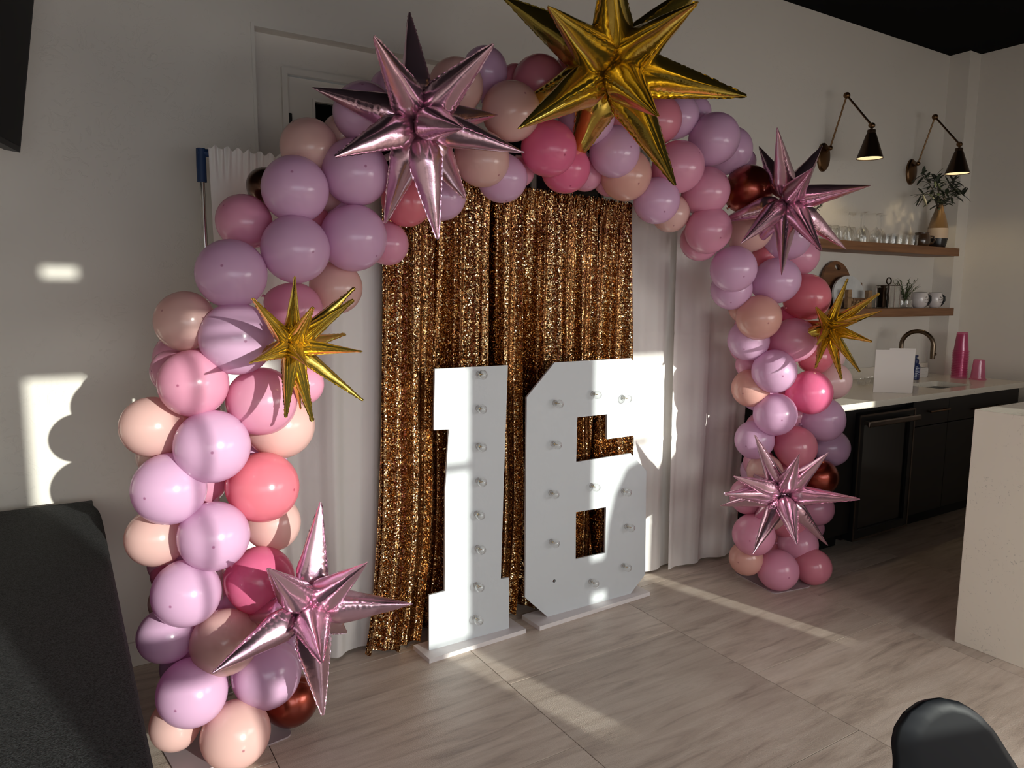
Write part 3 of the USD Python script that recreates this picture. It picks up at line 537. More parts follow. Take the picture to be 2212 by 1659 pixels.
# ------------------------------------------------------------------ foil starbursts
def spike(L, R, seed, tab):
    r = np.random.default_rng(seed); nt, na = 46, 36
    t = np.linspace(0, 1, nt); a = np.linspace(0, 2*math.pi, na, endpoint=False)
    tb_ = .2 if tab else .275; pr = np.where(t < tb_, .04+.96*np.sqrt(np.clip(1-((tb_-t)/tb_)**2, 0, 1)), ((1-t)/(1-tb_))**.93*(1-.02)+.02); pr = R*np.maximum(pr, .0)
    if tab: pr = np.maximum(pr, R*.14*(t < .99))
    A, Tt = np.meshgrid(a, t); P = pr[:, None]*(1+.045*np.cos(4*A)+.02*np.cos(2*A))
    seam = np.exp(-((np.abs(((A-0) % math.pi)-math.pi/2)-math.pi/2)/.33)**2)     # two welded seams, at 0 and 180 degrees
    puck = seam*(Tt < .62)*np.clip(Tt*9, 0, 1)
    fq = r.uniform(34, 44); P = P*(1+.05*puck*np.sin(2*math.pi*fq*.55*Tt+r.uniform(0, 6)+1.3*np.sin(2*math.pi*5*Tt)))
    P = P*(1+.012*np.sin(2*math.pi*3*Tt+3*A+r.uniform(0, 6))*(Tt > .05))
    v = np.stack([P*np.cos(A), P*np.sin(A), Tt*L], -1).reshape(-1, 3); f = []
    for i in range(nt-1):
        for k in range(na):
            p, q = i*na+k, i*na+(k+1) % na; f += [(p, q, q+na), (p, q+na, p+na)]
    v = np.vstack([v, [[0, 0, 0]], [[0, 0, L]]]); n = len(v)
    for k in range(na): f += [(n-2, (k+1) % na, k), (n-1, (nt-1)*na+k, (nt-1)*na+(k+1) % na)]
    m = [trimesh.Trimesh(v, f, process=False)]
    for sgn in (1, -1):                                                             # crinkled weld flange
        tt = np.linspace(.06, .995, 60); pp = np.interp(tt, t, pr)*1.05; w = (.0035+.0015*r.uniform(-1, 1, 60))*(R/.05)**.5; s = .0016*r.uniform(-1, 1, 60)
        e = np.stack([np.concatenate([sgn*(pp-.004), sgn*(pp+w)]), np.concatenate([s*0, s]), np.concatenate([tt, tt])*L], 1)
        h = e+np.array([0, .0006, 0]); ff = []
        for i in range(59): ff += [(i, i+1, i+61), (i, i+61, i+60), (120+i, 120+i+61, 120+i+1), (120+i, 120+i+60, 120+i+61)]
        m.append(trimesh.Trimesh(np.vstack([e, h]), ff, process=False))
    return cat(m)
STAR_LABEL = ['large pink foil starburst balloon on the upper left of the arch', 'huge gold foil starburst balloon on the crown of the arch', 'pink foil starburst balloon on the right shoulder beside the copper balloon',
              'small gold foil starburst balloon on the left column of the arch', 'small gold foil starburst balloon on the right column in front of the kitchen shelf',
              'pink foil starburst balloon near the foot of the left column', 'pink foil starburst balloon near the foot of the right column']
RAD = [.142, .126, .118, .092, .082, .15, .116]
for n, l in enumerate(STARS.strip().split('\n')):
    h, tips = l.split('|'); col, *q = h.split(); P0, L = np.array(list(map(float, q[:3]))), float(q[3])
    t = thing('starburst_balloon', STAR_LABEL[n], 'foil balloon', P0, group='foil starburst balloons on the arch'); m = 'foil_'+col
    R = RAD[n]*L
    part(t, 'hub', ball(P0, R*.7, 2), m, smooth=True)
    dirs = [np.array(list(map(float, s.split()))) for s in tips.split(';')]
    extra = [d for d in (np.array([.35, .94, .1]), np.array([-.6, .75, -.3]), np.array([.1, .7, -.7])) if all((d@e)/np.linalg.norm(d)/np.linalg.norm(e) < .72 for e in dirs)]
    for k, d in enumerate(dirs+[e/np.linalg.norm(e)*L*.8 for e in extra]):
        LL = np.linalg.norm(d); x, y, z = align(d); s = spike(LL*.985-R*.62, R, 50*n+k, col == 'gold' and n > 2)
        a = rng.uniform(0, math.pi); x, y = math.cos(a)*x+math.sin(a)*y, -math.sin(a)*x+math.cos(a)*y
        s.vertices = P0+z*R*.62+s.vertices @ np.stack([x, y, z]); part(t, 'spike', s, m, smooth=50)

# ------------------------------------------------------------------ kitchen run along the back wall
CF, CZ, KX0, KX1 = 2.545, .875, 3.53, 6.09
def cabinet(label, x0, x1, fronts, handles):
    t = thing('base_cabinet', label, 'cabinet', ((x0+x1)/2, 2.9, 0), group='black base cabinets')
    part(t, 'body', bx(x0, x1, CF+.022, YW-.005, .1, CZ), 'cabinet_black', smooth=False)
    part(t, 'toe_kick', bx(x0, x1, CF+.08, CF+.10, 0, .1), 'toe_black', smooth=False)
    for (a, b, z0, z1), h in zip(fronts, handles):
        d = part(t, 'drawer' if z1-z0 < .3 else 'door', bx(a+.002, b-.002, CF, CF+.02, z0, z1, .002), 'cabinet_black', smooth=False)
        if h:
            hx0, hx1, hz = h
            part(d, 'handle', cat([rod((hx0, CF-.032, hz), (hx1, CF-.032, hz), .006)]+[rod((x, CF-.034, hz), (x, CF+.002, hz), .0055) for x in (hx0+.02, hx1-.02)]), 'aged_brass')
    return t
cabinet('black end base cabinet hidden behind the right balloon column', KX0, 4.03, [(KX0, 4.03, .105, .87)], [None])
cabinet('black base cabinet with drawer, directly right of the undercounter fridge', 4.65, 5.085, [(4.65, 5.085, .70, .87), (4.65, 5.085, .105, .695)], [(4.80, 5.04, .795), None])
cabinet('wide black base cabinet below the sink, rightmost of the run', 5.085, 6.07, [(5.085, 6.07, .70, .87), (5.085, 5.577, .105, .695), (5.577, 6.07, .105, .695)], [(5.37, 5.76, .765), (5.50, 5.56, .58), (5.59, 5.65, .58)])
f = thing('fridge', 'black glass fronted undercounter fridge with steel handle beside the balloon column', 'fridge', (4.34, 2.9, 0))
part(f, 'body', bx(4.035, 4.645, CF+.05, YW-.01, .04, CZ-.005), 'cabinet_black', smooth=False)
gl = sbox(4.09, .11, 4.59, .77)
dr = part(f, 'door', slab_xz(sbox(4.04, .05, 4.64, .835).difference(gl), CF-.02, CF+.045), 'door_black_metal', smooth=False)
part(dr, 'pane', slab_xz(gl.buffer(.003, join_style=2), CF-.004, CF+.004), 'fridge_glass', smooth=False)
part(dr, 'door_trim', slab_xz(sbox(4.04, .05, 4.64, .835).difference(sbox(4.052, .062, 4.628, .823)), CF-.0235, CF-.0195), 'brushed_steel', smooth=False)
part(dr, 'handle', cat([bx(4.06, 4.62, CF-.075, CF-.055, .765, .80, .008)]+[bx(x, x+.03, CF-.06, CF-.018, .772, .793, .003) for x in (4.09, 4.56)]), 'brushed_steel')
for z in (.28, .45, .62): part(f, 'shelf', cat([rod((4.08, CF+.06, z), (4.6, CF+.06, z), .004, 6)]), 'brushed_steel')
ct = thing('countertop', 'speckled pale quartz countertop on the black base cabinets', 'countertop', (4.7, 2.9, CZ))
so = sbox(5.11, 2.625, 5.56, 2.89)
part(ct, 'slab', slab_xy(sbox(KX0-.02, CF-.03, KX1+.02, YW-.002).difference(so.buffer(-.02).buffer(.02, 6)), CZ, .914), 'quartz', smooth=False)
part(ct, 'backsplash', bx(KX0-.02, 6.065, YW-.02, YW-.001, .9145, 1.0, .003), 'quartz', smooth=False)
sk = thing('sink', 'black undermount sink set in the quartz countertop', 'sink', (5.335, 2.757, CZ))
part(sk, 'basin', cat([bx(5.098, 5.112, 2.613, 2.902, .70, CZ-.001), bx(5.558, 5.572, 2.613, 2.902, .70, CZ-.001), bx(5.112, 5.558, 2.613, 2.627, .70, CZ-.001), bx(5.112, 5.558, 2.888, 2.902, .70, CZ-.001), bx(5.098, 5.572, 2.613, 2.902, .69, .702)]), 'door_black_metal', smooth=False)
part(sk, 'drain', lathe([(.0001, .7035), (.03, .7035), (.04, .705), (.045, .7025)], 20, (5.335, 2.757, 0)), 'brushed_steel')
fa = thing('faucet', 'tall brass gooseneck faucet arching over the sink', 'faucet', (5.29, 3.02, .914))
a = np.linspace(0, math.pi*1.02, 26); rr = .105; s0 = np.array([5.29, 3.02]); dv = np.array([.28, -.96]); dv /= np.linalg.norm(dv)
arc = [(s0[0], s0[1], .93), (s0[0], s0[1], 1.05), (s0[0], s0[1], 1.15)]+[(*(s0+dv*(rr-rr*math.cos(t))), 1.185+rr*math.sin(t)) for t in a]
part(fa, 'spout', tube(arc, .0155, 14), 'faucet_bronze', smooth=True)
e = np.array(arc[-1]); part(fa, 'spray_head', cat([tube([e+[0, 0, .02], e, e-[0, 0, .05], e-[0, 0, .085]], [.017, .018, .018, .0165], 14), ball(e+np.array([dv[0]*.018, dv[1]*.018, -.05]), .009, 1, (1, 1, 1))]), 'faucet_bronze')
part(fa, 'base', lathe([(.0001, 0), (.028, 0), (.028, .008), (.02, .02), (.019, .06), (.0001, .06)], 20, (5.29, 3.02, .9142)), 'faucet_bronze')
part(fa, 'lever', cat([rod((5.29, 3.02, .955), (5.34, 3.02, .965), .006)]), 'faucet_bronze')

# ------------------------------------------------------------------ things on the counter
CT = .9145
cd = thing('paper_stand', 'white folded paper sheets standing upright on the counter before the faucet', 'paper', (4.62, 2.68, CT))
def sheet_bend(x0, y0, x1, y1, z1, th, bow):
    def fn(u, v):
        px, py = x0+(x1-x0)*u, y0+(y1-y0)*u; n = np.array([y1-y0, x0-x1]); n = n/np.linalg.norm(n); b = bow*np.sin(np.pi*u)
        return np.stack([px+n[0]*b*-1, py+n[1]*b*-1, CT+(z1-CT)*v+0*u], -1)
    g = grid(fn, 24, 6); h = g.copy(); h.vertices = h.vertices+np.array([.0, th, 0]); h.invert(); return cat([g, h])
part(cd, 'front_sheet', sheet_bend(4.52, 2.745, 4.70, 2.592, 1.196, .0015, .008), 'white_paper', smooth=True)
part(cd, 'rear_sheet', sheet_bend(4.60, 2.70, 4.725, 2.60, 1.206, .0015, .008), 'white_paper', smooth=True)
so_ = thing('soap_bottle', 'blue pump soap bottle with white print beside the sink', 'bottle', (5.5, 3.02, CT))
part(so_, 'bottle', lathe([(.0001, 0), (.03, 0), (.034, .004), (.034, .10), (.030, .112), (.021, .122), (.02, .125), (.0001, .125)], 26, (5.50, 3.02, CT)), 'blue_bottle')
part(so_, 'collar', lathe([(.022, .125), (.0225, .152), (.015, .157), (.009, .16), (.009, .172), (.0001, .172)], 20, (5.50, 3.02, CT)), 'blue_bottle')
part(so_, 'pump', cat([bx(5.484, 5.514, 3.008, 3.032, CT+.172, CT+.186, .003), bx(5.462, 5.49, 3.014, 3.026, CT+.176, CT+.185, .002)]), 'blue_bottle')
wd = np.array([.53, .85])                     # the print faces the room
def on_bottle(u, z, r=.0345): an = math.atan2(-.87, -.5)+u/r; return (5.5+r*math.cos(an), 3.02+r*math.sin(an), CT+z)
pm = []
for (u0, u1, z0, z1) in [(-.018, -.002, .022, .026), (.004, .016, .03, .034), (-.016, -.003, .036, .041), (.002, .018, .042, .046), (-.018, .0, .05, .0535), (.004, .019, .056, .06), (-.017, .018, .066, .069), (-.017, .018, .0735, .0765), (-.012, -.004, .081, .09), (.003, .012, .083, .094)]:
    q = [on_bottle(u, z) for u in np.linspace(u0, u1, 4) for z in (z0, z1)]
    pm.append(trimesh.Trimesh(q, [(2*i+k0, 2*i+k1, 2*i+k2) for i in range(3) for k0, k1, k2 in ((0, 2, 3), (0, 3, 1))], process=False))
part(so_, 'print', cat(pm), 'bottle_print', smooth=False)
tr = thing('sink_caddy', 'low white rounded caddy against the wall right of the soap bottle', 'caddy', (5.66, 3.12, CT))
part(tr, 'tray', slab_xz(sbox(5.56, CT, 5.78, CT+.075).buffer(-.018).buffer(.018, 6).union(sbox(5.57, CT, 5.77, CT+.02)), 3.07, 3.17), 'white_plastic', smooth=False)
part(tr, 'ridge', cat([bx(5.572, 5.768, 3.066, 3.072, CT+z, CT+z+.004) for z in (.02, .038, .056)]), 'white_plastic', smooth=False)
cupP = [(.0001, .1175), (.0272, .118), (.0285, .1195), (.0300, .116), (.0315, .095), (.0325, .09), (.0365, .045), (.0400, .009), (.044, .007), (.0455, .0035), (.044, .0)]
cup = None
for k in range(17):
    lab = 'pink plastic cup at the foot of the tall upside-down stack' if k == 0 else 'pink plastic cup topmost of the tall upside-down stack' if k == 16 else 'pink plastic cup, %s in the tall upside-down stack' % ordinal(k)
    M = T((5.905, 2.90, CT+k*.0128), .3*k, 1.26)
    if cup is None:
        cup = thing('plastic_cup', lab, 'cup', M=M, group='pink plastic cups'); part(cup, 'cup_wall', lathe(cupP, 26), 'pink_plastic', smooth=40, world=False)
    else: meta(stage.GetPrimAtPath(copy_of(cup, lab, M, 'pink plastic cups')), cat='cup')
copy_of(cup, 'single pink plastic cup upside down in front of the cup stack', T((5.93, 2.775, CT), .4, 1.27), 'pink plastic cups')
bowl = None
for k, (x, y, s, lab) in enumerate([(4.845, 3.02, 1, 'small clear glass bowl on the counter, leftmost of three'), (4.955, 3.03, 1.1, 'small clear glass bowl on the counter, middle of three'), (5.06, 3.07, .95, 'small clear glass bowl on the counter, rightmost of three')]):
    M = T((x, y, CT), 0, s)
    if bowl is None:
        bowl = thing('glass_bowl', lab, 'bowl', M=M, group='small glass bowls'); part(bowl, 'bowl_wall', lathe([(.0001, .0), (.03, 0), (.036, .004), (.044, .03), (.045, .04), (.043, .04)], 24), 'clear_glass', smooth=40, world=False)
    else: meta(stage.GetPrimAtPath(copy_of(bowl, lab, M, 'small glass bowls')), cat='bowl')

# ------------------------------------------------------------------ shelves
S1, S2 = 1.912, 1.454
for z, lab in ((S1, 'upper floating oak shelf carrying glasses, mug and vase'), (S2, 'lower floating oak shelf carrying boards, sign and mugs')):
    x1 = 5.955 if z == S1 else 5.945
    solo('shelf', bx(3.75, x1, 2.998, YW, z-.06, z, .002), 'shelf_oak', lab, 'shelf', 'floating oak shelves', smooth=False)
S1, S2 = S1+.0006, S2+.0006
GL = lathe([(.0001, .208), (.036, .208), (.0365, .2065), (.01, .2), (.0045, .19), (.004, .12), (.008, .108), (.026, .09), (.037, .062), (.038, .04), (.034, .0)], 24)
TU = lathe([(.0001, .095), (.026, .095), (.03, .09), (.036, .05), (.037, .0)], 22)
TB = lathe([(.0001, .004), (.031, .004), (.033, .0), (.036, .004), (.0385, .072)], 22)
def repeats(name, mesh, part_name, m, spots, cat_, group, label):
    src = None
    for k, (x, y, z) in enumerate(spots):
        if src is None: src = thing(name, label(k), cat_, M=T((x, y, z)), group=group); part(src, part_name, mesh, m, smooth=40, world=False)
        else: meta(stage.GetPrimAtPath(copy_of(src, label(k), T((x, y, z), .5*k), group)), cat=cat_)
W6 = [(4.74, 3.14), (4.79, 3.06), (4.865, 3.13), (4.925, 3.17), (4.955, 3.07), (5.085, 3.12)]
repeats('wine_glass', GL, 'glass', 'clear_glass', [(x, y, S1) for x, y in W6], 'wine glass', 'upside-down wine glasses on the upper shelf', lambda k: 'upside-down stemmed wine glass, %s of six on the upper shelf' % ('leftmost' if k == 0 else 'rightmost' if k == 5 else ['', 'second', 'third', 'fourth', 'fifth'][k]+' from left'))
nth = ['leftmost', 'second from left', 'third from left', 'fourth from left', 'fifth from left', 'rightmost']
repeats('tumbler', TU, 'glass', 'clear_glass', [(4.36+.088*k, 3.05, S1) for k in range(4)]+[(4.33+.088*k, 3.15, S1) for k in range(4)], 'tumbler', 'upside-down tumblers on the upper shelf', lambda k: 'upside-down clear tumbler, %s in the %s row left of the wine glasses' % (['leftmost', 'second', 'third', 'rightmost'][k % 4], 'front' if k < 4 else 'back'))
repeats('short_glass', TB, 'glass', 'clear_glass', [(5.03+.084*k, 3.04, S1) for k in range(5)]+[(5.17+.084*k, 3.13, S1) for k in range(3)], 'glass', 'short glasses on the upper shelf', lambda k: ('short clear glass, %s in the front row beside the brown mug' % ['leftmost', 'second', 'third', 'fourth', 'rightmost'][k]) if k < 5 else 'short clear glass, %s in the back row beside the brown mug' % ['leftmost', 'middle', 'rightmost'][k-5])
mg = thing('mug', 'dark brown round glazed mug on the upper shelf beside the vase', 'mug', (5.60, 3.10, S1))
part(mg, 'body', lathe([(.0001, 0), (.042, 0), (.052, .012), (.06, .045), (.056, .078), (.048, .098), (.05, .108), (.046, .108), (.044, .098), (.052, .075), (.055, .045), (.0001, .012)], 28, (5.60, 3.10, S1)), 'brown_glaze')
part(mg, 'handle', tube([(5.60+.05*math.cos(-.5)+.0, 3.10-.03, S1+.082), (5.675, 3.055, S1+.08), (5.688, 3.047, S1+.055), (5.672, 3.057, S1+.03), (5.645, 3.07, S1+.025)], .007, 8), 'brown_glaze')
va = thing('vase', 'tall tan, cream and black banded vase on the upper shelf', 'vase', (5.815, 3.10, S1))
V = [(0, .07), (.03, .08), (.075, .088), (.15, .086), (.22, .066), (.27, .045), (.325, .028)]
def vp(z): return np.interp(z, [a for a, _ in V], [b for _, b in V])*.82
def band(z0, z1, m, name):
    zs = np.linspace(z0, z1, 12); part(va, name, lathe([(vp(z), z) for z in zs]+([(vp(z1)-.006, z1+.002), (vp(z1)-.008, z1-.02)] if z1 > .32 else []), 32, (5.815, 3.10, S1)), m, smooth=True)
band(0, .072, 'black_glaze', 'foot_band'); band(.072, .15, 'cream_glaze', 'middle_band'); band(.15, .325, 'tan_glaze', 'neck')
part(va, 'lip', lathe([(vp(.325)-.001, .322), (vp(.325)+.003, .326), (vp(.325)-.002, .33), (vp(.325)-.006, .324)], 28, (5.815, 3.10, S1)), 'tan_glaze')
def leaf(p, d, L, w, m=6):
    x, y, z = align(d); u = np.linspace(0, 1, m); ww = w*np.sin(np.pi*np.clip(u*.92+.04, 0, 1))**.8; cu = -.25*L*u**2
    c = p+np.outer(u*L, z)+np.outer(cu, [0, 0, 1.0]); l, r = c+np.outer(ww, x), c-np.outer(ww, x); v = np.vstack([l, c+np.outer(ww*.25, y), r]); f = []
    for i in range(m-1): f += [(i, i+1, m+i+1), (i, m+i+1, m+i), (m+i, m+i+1, 2*m+i+1), (m+i, 2*m+i+1, 2*m+i)]
    b = np.array(f)[:, ::-1]+len(v); return trimesh.Trimesh(np.vstack([v, v-y*.0008]), np.vstack([f, b]), process=False)
top = np.array([5.815, 3.10, S1+.30])
BR = [((-.34, -.02, .21), 'leftmost and longest olive branch in the vase, reaching under the sconce'), ((-.19, -.05, .17), 'olive branch leaning left in the vase, nearest the wall sconce backplate'), ((-.36, -.05, .05), 'low olive branch drooping left from the vase'),
      ((-.05, .02, .22), 'upright olive branch in the middle of the vase'), ((.12, -.03, .2), 'olive branch leaning right below the sconce shade'), ((.24, -.05, .1), 'rightmost olive branch drooping right from the vase'), ((.05, -.09, .13), 'olive branch leaning forward out of the vase')]
for n, (d, lab) in enumerate(BR):
    r = np.random.default_rng(70+n); d = np.array(d)*1.0; end = top+d+np.array([0, 0, .02])
    pts = [top-np.array([0, 0, .26])+d*np.array([.02, .02, 0]), top-np.array([0, 0, .02]), top+d*.35+[0, 0, .05], top+d*.7+[0, 0, .055], end]
    t = thing('olive_branch', lab, 'branch', top, group='olive branches in the vase'); part(t, 'stem', tube(np.array(pts), [.003, .003, .0025, .002, .0012], 6), 'stem_brown')
    P = np.array(pts[1:])
    for k in range(20):
        u = .10+.90*k/19; q = u*3; i = min(int(q), 2); p = P[i]+(P[i+1]-P[i])*(q-i); dd = (P[i+1]-P[i]); dd = dd/np.linalg.norm(dd)
        sd = np.cross(dd, r.normal(size=3)); sd /= np.linalg.norm(sd); dl = dd*.55+sd*.9+np.array([0, 0, .15])
        part(t, 'leaf', leaf(p, dl, r.uniform(.06, .095), r.uniform(.009, .014)), 'olive_leaf', smooth=True)
def sprigs(t, base, spread, hgt, n, seed, m, name='foliage'):
    r = np.random.default_rng(seed); ms = []
    for k in range(n):
        a = r.uniform(0, 6.28); d = np.array([math.cos(a)*spread*r.uniform(.3, 1), math.sin(a)*spread*r.uniform(.2, .7), hgt*r.uniform(.6, 1)])
        p = [base+d*u*np.array([u, u, 1]) for u in np.linspace(0, 1, 7)]; ms.append(tube(p, np.linspace(.0022, .001, 7), 5))
        for u in np.linspace(.3, 1, 16):
            c = base+d*u*np.array([u, u, 1]); dd = d/np.linalg.norm(d)*.8+r.normal(size=3)*.55; ms.append(leaf(c, dd, .022, .0022, 4))
    part(t, name, cat(ms), m, smooth=True, kind='stuff')
pl = thing('potted_plant', 'small spiky green plant on the upper shelf behind the pink starburst', 'plant', (4.27, 3.14, S1))
part(pl, 'pot', lathe([(.0001, 0), (.04, 0), (.05, .09), (.052, .1), (.047, .1), (.045, .09), (.0001, .08)], 22, (4.27, 3.14, S1)), 'white_ceramic')
sprigs(pl, np.array([4.27, 3.14, S1+.08]), .17, .2, 16, 5, 'olive_leaf')

# lower shelf
pb = thing('cutting_board', 'round topped wooden cutting board with oval hole leaning on the wall', 'cutting board', (4.74, 3.2, S2))
def leaning(poly, y0, y1, z0, ang):
    m = slab_xz(poly, y0, y1); v = m.vertices.copy(); c, s = math.cos(ang), math.sin(ang); dz, dy = v[:, 2]-z0, v[:, 1]-y0
    v[:, 1], v[:, 2] = y0+dy*c+dz*s, z0+dz*c-dy*s; m.vertices = v; return m
o = affinity.scale(Point(4.735, S2+.17).buffer(1, 48), .165, .165).union(sbox(4.575, S2+.0, 4.895, S2+.15).buffer(-.03).buffer(.03))
hl = affinity.rotate(affinity.scale(Point(4.75, S2+.292).buffer(1, 20), .034, .020), -12)
part(pb, 'board', leaning(o.difference(hl), 3.185, 3.205, S2, .09), 'board_wood', smooth=30)
mb = thing('marble_board', 'arched white marble board leaning in front of the wooden board', 'board', (4.80, 3.14, S2))
o = affinity.scale(Point(4.80, S2+.105).buffer(1, 40), .178, .128).union(sbox(4.63, S2, 4.97, S2+.1))
part(mb, 'slab', leaning(o, 3.135, 3.15, S2, .10), 'marble', smooth=30)
hb = thing('wooden_board', 'narrow dark wooden board end showing right of the marble board', 'board', (4.98, 3.17, S2))
part(hb, 'board', leaning(sbox(4.86, S2, 5.0, S2+.1).union(sbox(4.965, S2+.09, 5.0, S2+.185)).buffer(-.006).buffer(.006), 3.163, 3.178, S2, .08), 'board_wood', smooth=30)
sg = thing('wooden_sign', 'cut wooden word sign reading Cheers on the lower shelf', 'sign', (4.79, 3.06, S2))
part(sg, 'backing', bx(4.66, 4.925, 3.075, 3.085, S2, S2+.072), 'board_wood', smooth=False)
part(sg, 'rail', cat([bx(4.648, 4.69, 3.05, 3.08, S2, S2+.132, .003), bx(4.885, 4.932, 3.05, 3.08, S2, S2+.128, .003), bx(4.648, 4.932, 3.05, 3.082, S2, S2+.006)]), 'sign_wood', smooth=False)
tx = meshkit.text_mesh('Cheers', .062, .014, bold=True); w = np.ptp(tx.vertices[:, 0]); v = tx.vertices.copy()
tx.vertices = np.stack([4.672+(v[:, 0]-v[:, 0].min())*.235/w, 3.072-v[:, 2], S2+.007+v[:, 1]-v[:, 1].min()], -1)
part(sg, 'lettering', tx, 'sign_wood', smooth=False)
jr = thing('glass_canister', 'square glass canister with metal edges holding dark utensils and a corkscrew ring', 'canister', (5.20, 3.10, S2))
jx0, jx1, jy0, jy1, jh = 5.13, 5.27, 3.045, 3.145, .165
part(jr, 'glass_wall', cat([bx(jx0, jx1, jy0, jy0+.003, S2+.004, S2+jh), bx(jx0, jx1, jy1-.003, jy1, S2+.004, S2+jh), bx(jx0, jx0+.003, jy0, jy1, S2+.004, S2+jh), bx(jx1-.003, jx1, jy0, jy1, S2+.004, S2+jh)]), 'clear_glass', smooth=False)
ed = [rod((x, y, S2+.002), (x, y, S2+jh), .003, 6) for x in (jx0, jx1, (jx0+jx1)/2) for y in (jy0, jy1)]+[rod((jx0, y, S2+z), (jx1, y, S2+z), .003, 6) for y in (jy0, jy1) for z in (.003, jh)]+[rod((x, jy0, S2+z), (x, jy1, S2+z), .003, 6) for x in (jx0, jx1) for z in (.003, jh)]
part(jr, 'metal_edge', cat(ed), 'brushed_steel')
part(jr, 'floor_plate', bx(jx0+.004, jx1-.004, jy0+.004, jy1-.004, S2+.001, S2+.004), 'brushed_steel', smooth=False)
cs = thing('corkscrew', 'dark metal corkscrew with ring handle inside the glass canister', 'corkscrew', (5.19, 3.09, S2+.006))
an = np.linspace(0, 2*math.pi, 22); part(cs, 'ring', tube([(5.19+.030*math.cos(t), 3.09, S2+.198+.024*math.sin(t)) for t in an], .0045, 8, False), 'dark_bronze', smooth=True)
part(cs, 'shaft', tube([(5.19, 3.09, S2+.175), (5.195, 3.09, S2+.13), (5.215, 3.09, S2+.07), (5.225, 3.09, S2+.012)], [.006, .007, .006, .003], 8), 'brushed_steel')
part(cs, 'lever', cat([tube([(5.195, 3.085, S2+.14), (5.165, 3.08, S2+.10), (5.20, 3.08, S2+.03)], .007, 8)]), 'dark_bronze')
op = thing('bottle_opener', 'flat dark bottle opener inside the glass canister', 'opener', (5.27, 3.12, S2+.006))
part(op, 'body', leaning(sbox(5.222, S2+.006, 5.262, S2+.06).union(Polygon([(5.23, S2+.05), (5.255, S2+.05), (5.248, S2+.15), (5.236, S2+.15)])), 3.11, 3.118, S2+.006, .05), 'door_black_metal')
st2 = thing('utensil_block', 'dark flat caddy insert inside the glass canister', 'caddy', (5.14, 3.12, S2+.006))
part(st2, 'body', cat([bx(5.136, 5.176, 3.09, 3.138, S2+.006, S2+.15, .006), bx(5.15, 5.185, 3.10, 3.13, S2+.15, S2+.17, .006)]), 'dark_bronze')
hj = thing('herb_jar', 'small glass jar of rosemary sprigs on the lower shelf', 'plant', (5.432, 3.10, S2))
part(hj, 'jar', lathe([(.0001, .002), (.048, .002), (.052, .008), (.052, .055), (.04, .066), (.038, .08), (.04, .083)], 26, (5.432, 3.10, S2)), 'clear_glass', smooth=40)
sprigs(hj, np.array([5.432, 3.10, S2+.02]), .15, .21, 20, 9, 'herb_green')
mug2 = None
for (x, lab, k) in [(5.612, 'white mug with grey script and black handle beside the rosemary jar', 0), (5.83, 'white mug with grey script and black handle at the right shelf end', 1)]:
    s = .082 if k == 0 else .072; t = thing('script_mug', lab, 'mug', (x, 3.09, S2), group='script mugs'); p = (x, 3.09, S2)
    part(t, 'body', lathe([(.0001, 0), (s*.42, 0), (s*.62, .018), (s*.74, .05), (s*.72, .09), (s*.62, .116), (s*.60, .116), (s*.69, .09), (s*.70, .05), (s*.4, .01), (.0001, .008)], 30, p), 'white_ceramic', smooth=40)
    part(t, 'rim', lathe([(s*.605, .1155), (s*.625, .117), (s*.60, .118), (s*.595, .1155)], 30, p), 'black_rubber')
    h = np.array([.80, -.60, 0]); c0 = np.array(p)
    part(t, 'handle', tube([c0+h*s*.66+[0, 0, .1], c0+h*s*.98+[0, 0, .085], c0+h*s*1.0+[0, 0, .055], c0+h*s*.82+[0, 0, .03], c0+h*s*.58+[0, 0, .014]], .0085, 8), 'black_rubber', smooth=True)
    sc = []; a0 = math.atan2(-.86, -.10)
    R_ = s*.745
    def sp(u, z): a = a0+u/R_; rr_ = R_*(1-.9*((z-.06)**2)/.004*.1)+.0006; return (x+rr_*math.cos(a), 3.09+rr_*math.sin(a), S2+z)
    for c in ([(-.024, .058), (-.012, .064), (-.004, .058), (.004, .066), (.012, .062), (.024, .07)], [(-.014, .078), (-.008, .086), (-.002, .078), (.004, .082)], [(-.018, .044), (-.004, .040), (.010, .042), (.018, .046)]):
        sc.append(tube([sp(u, z) for u, z in c], .0011, 5))
    part(t, 'script', cat(sc), 'script_grey')

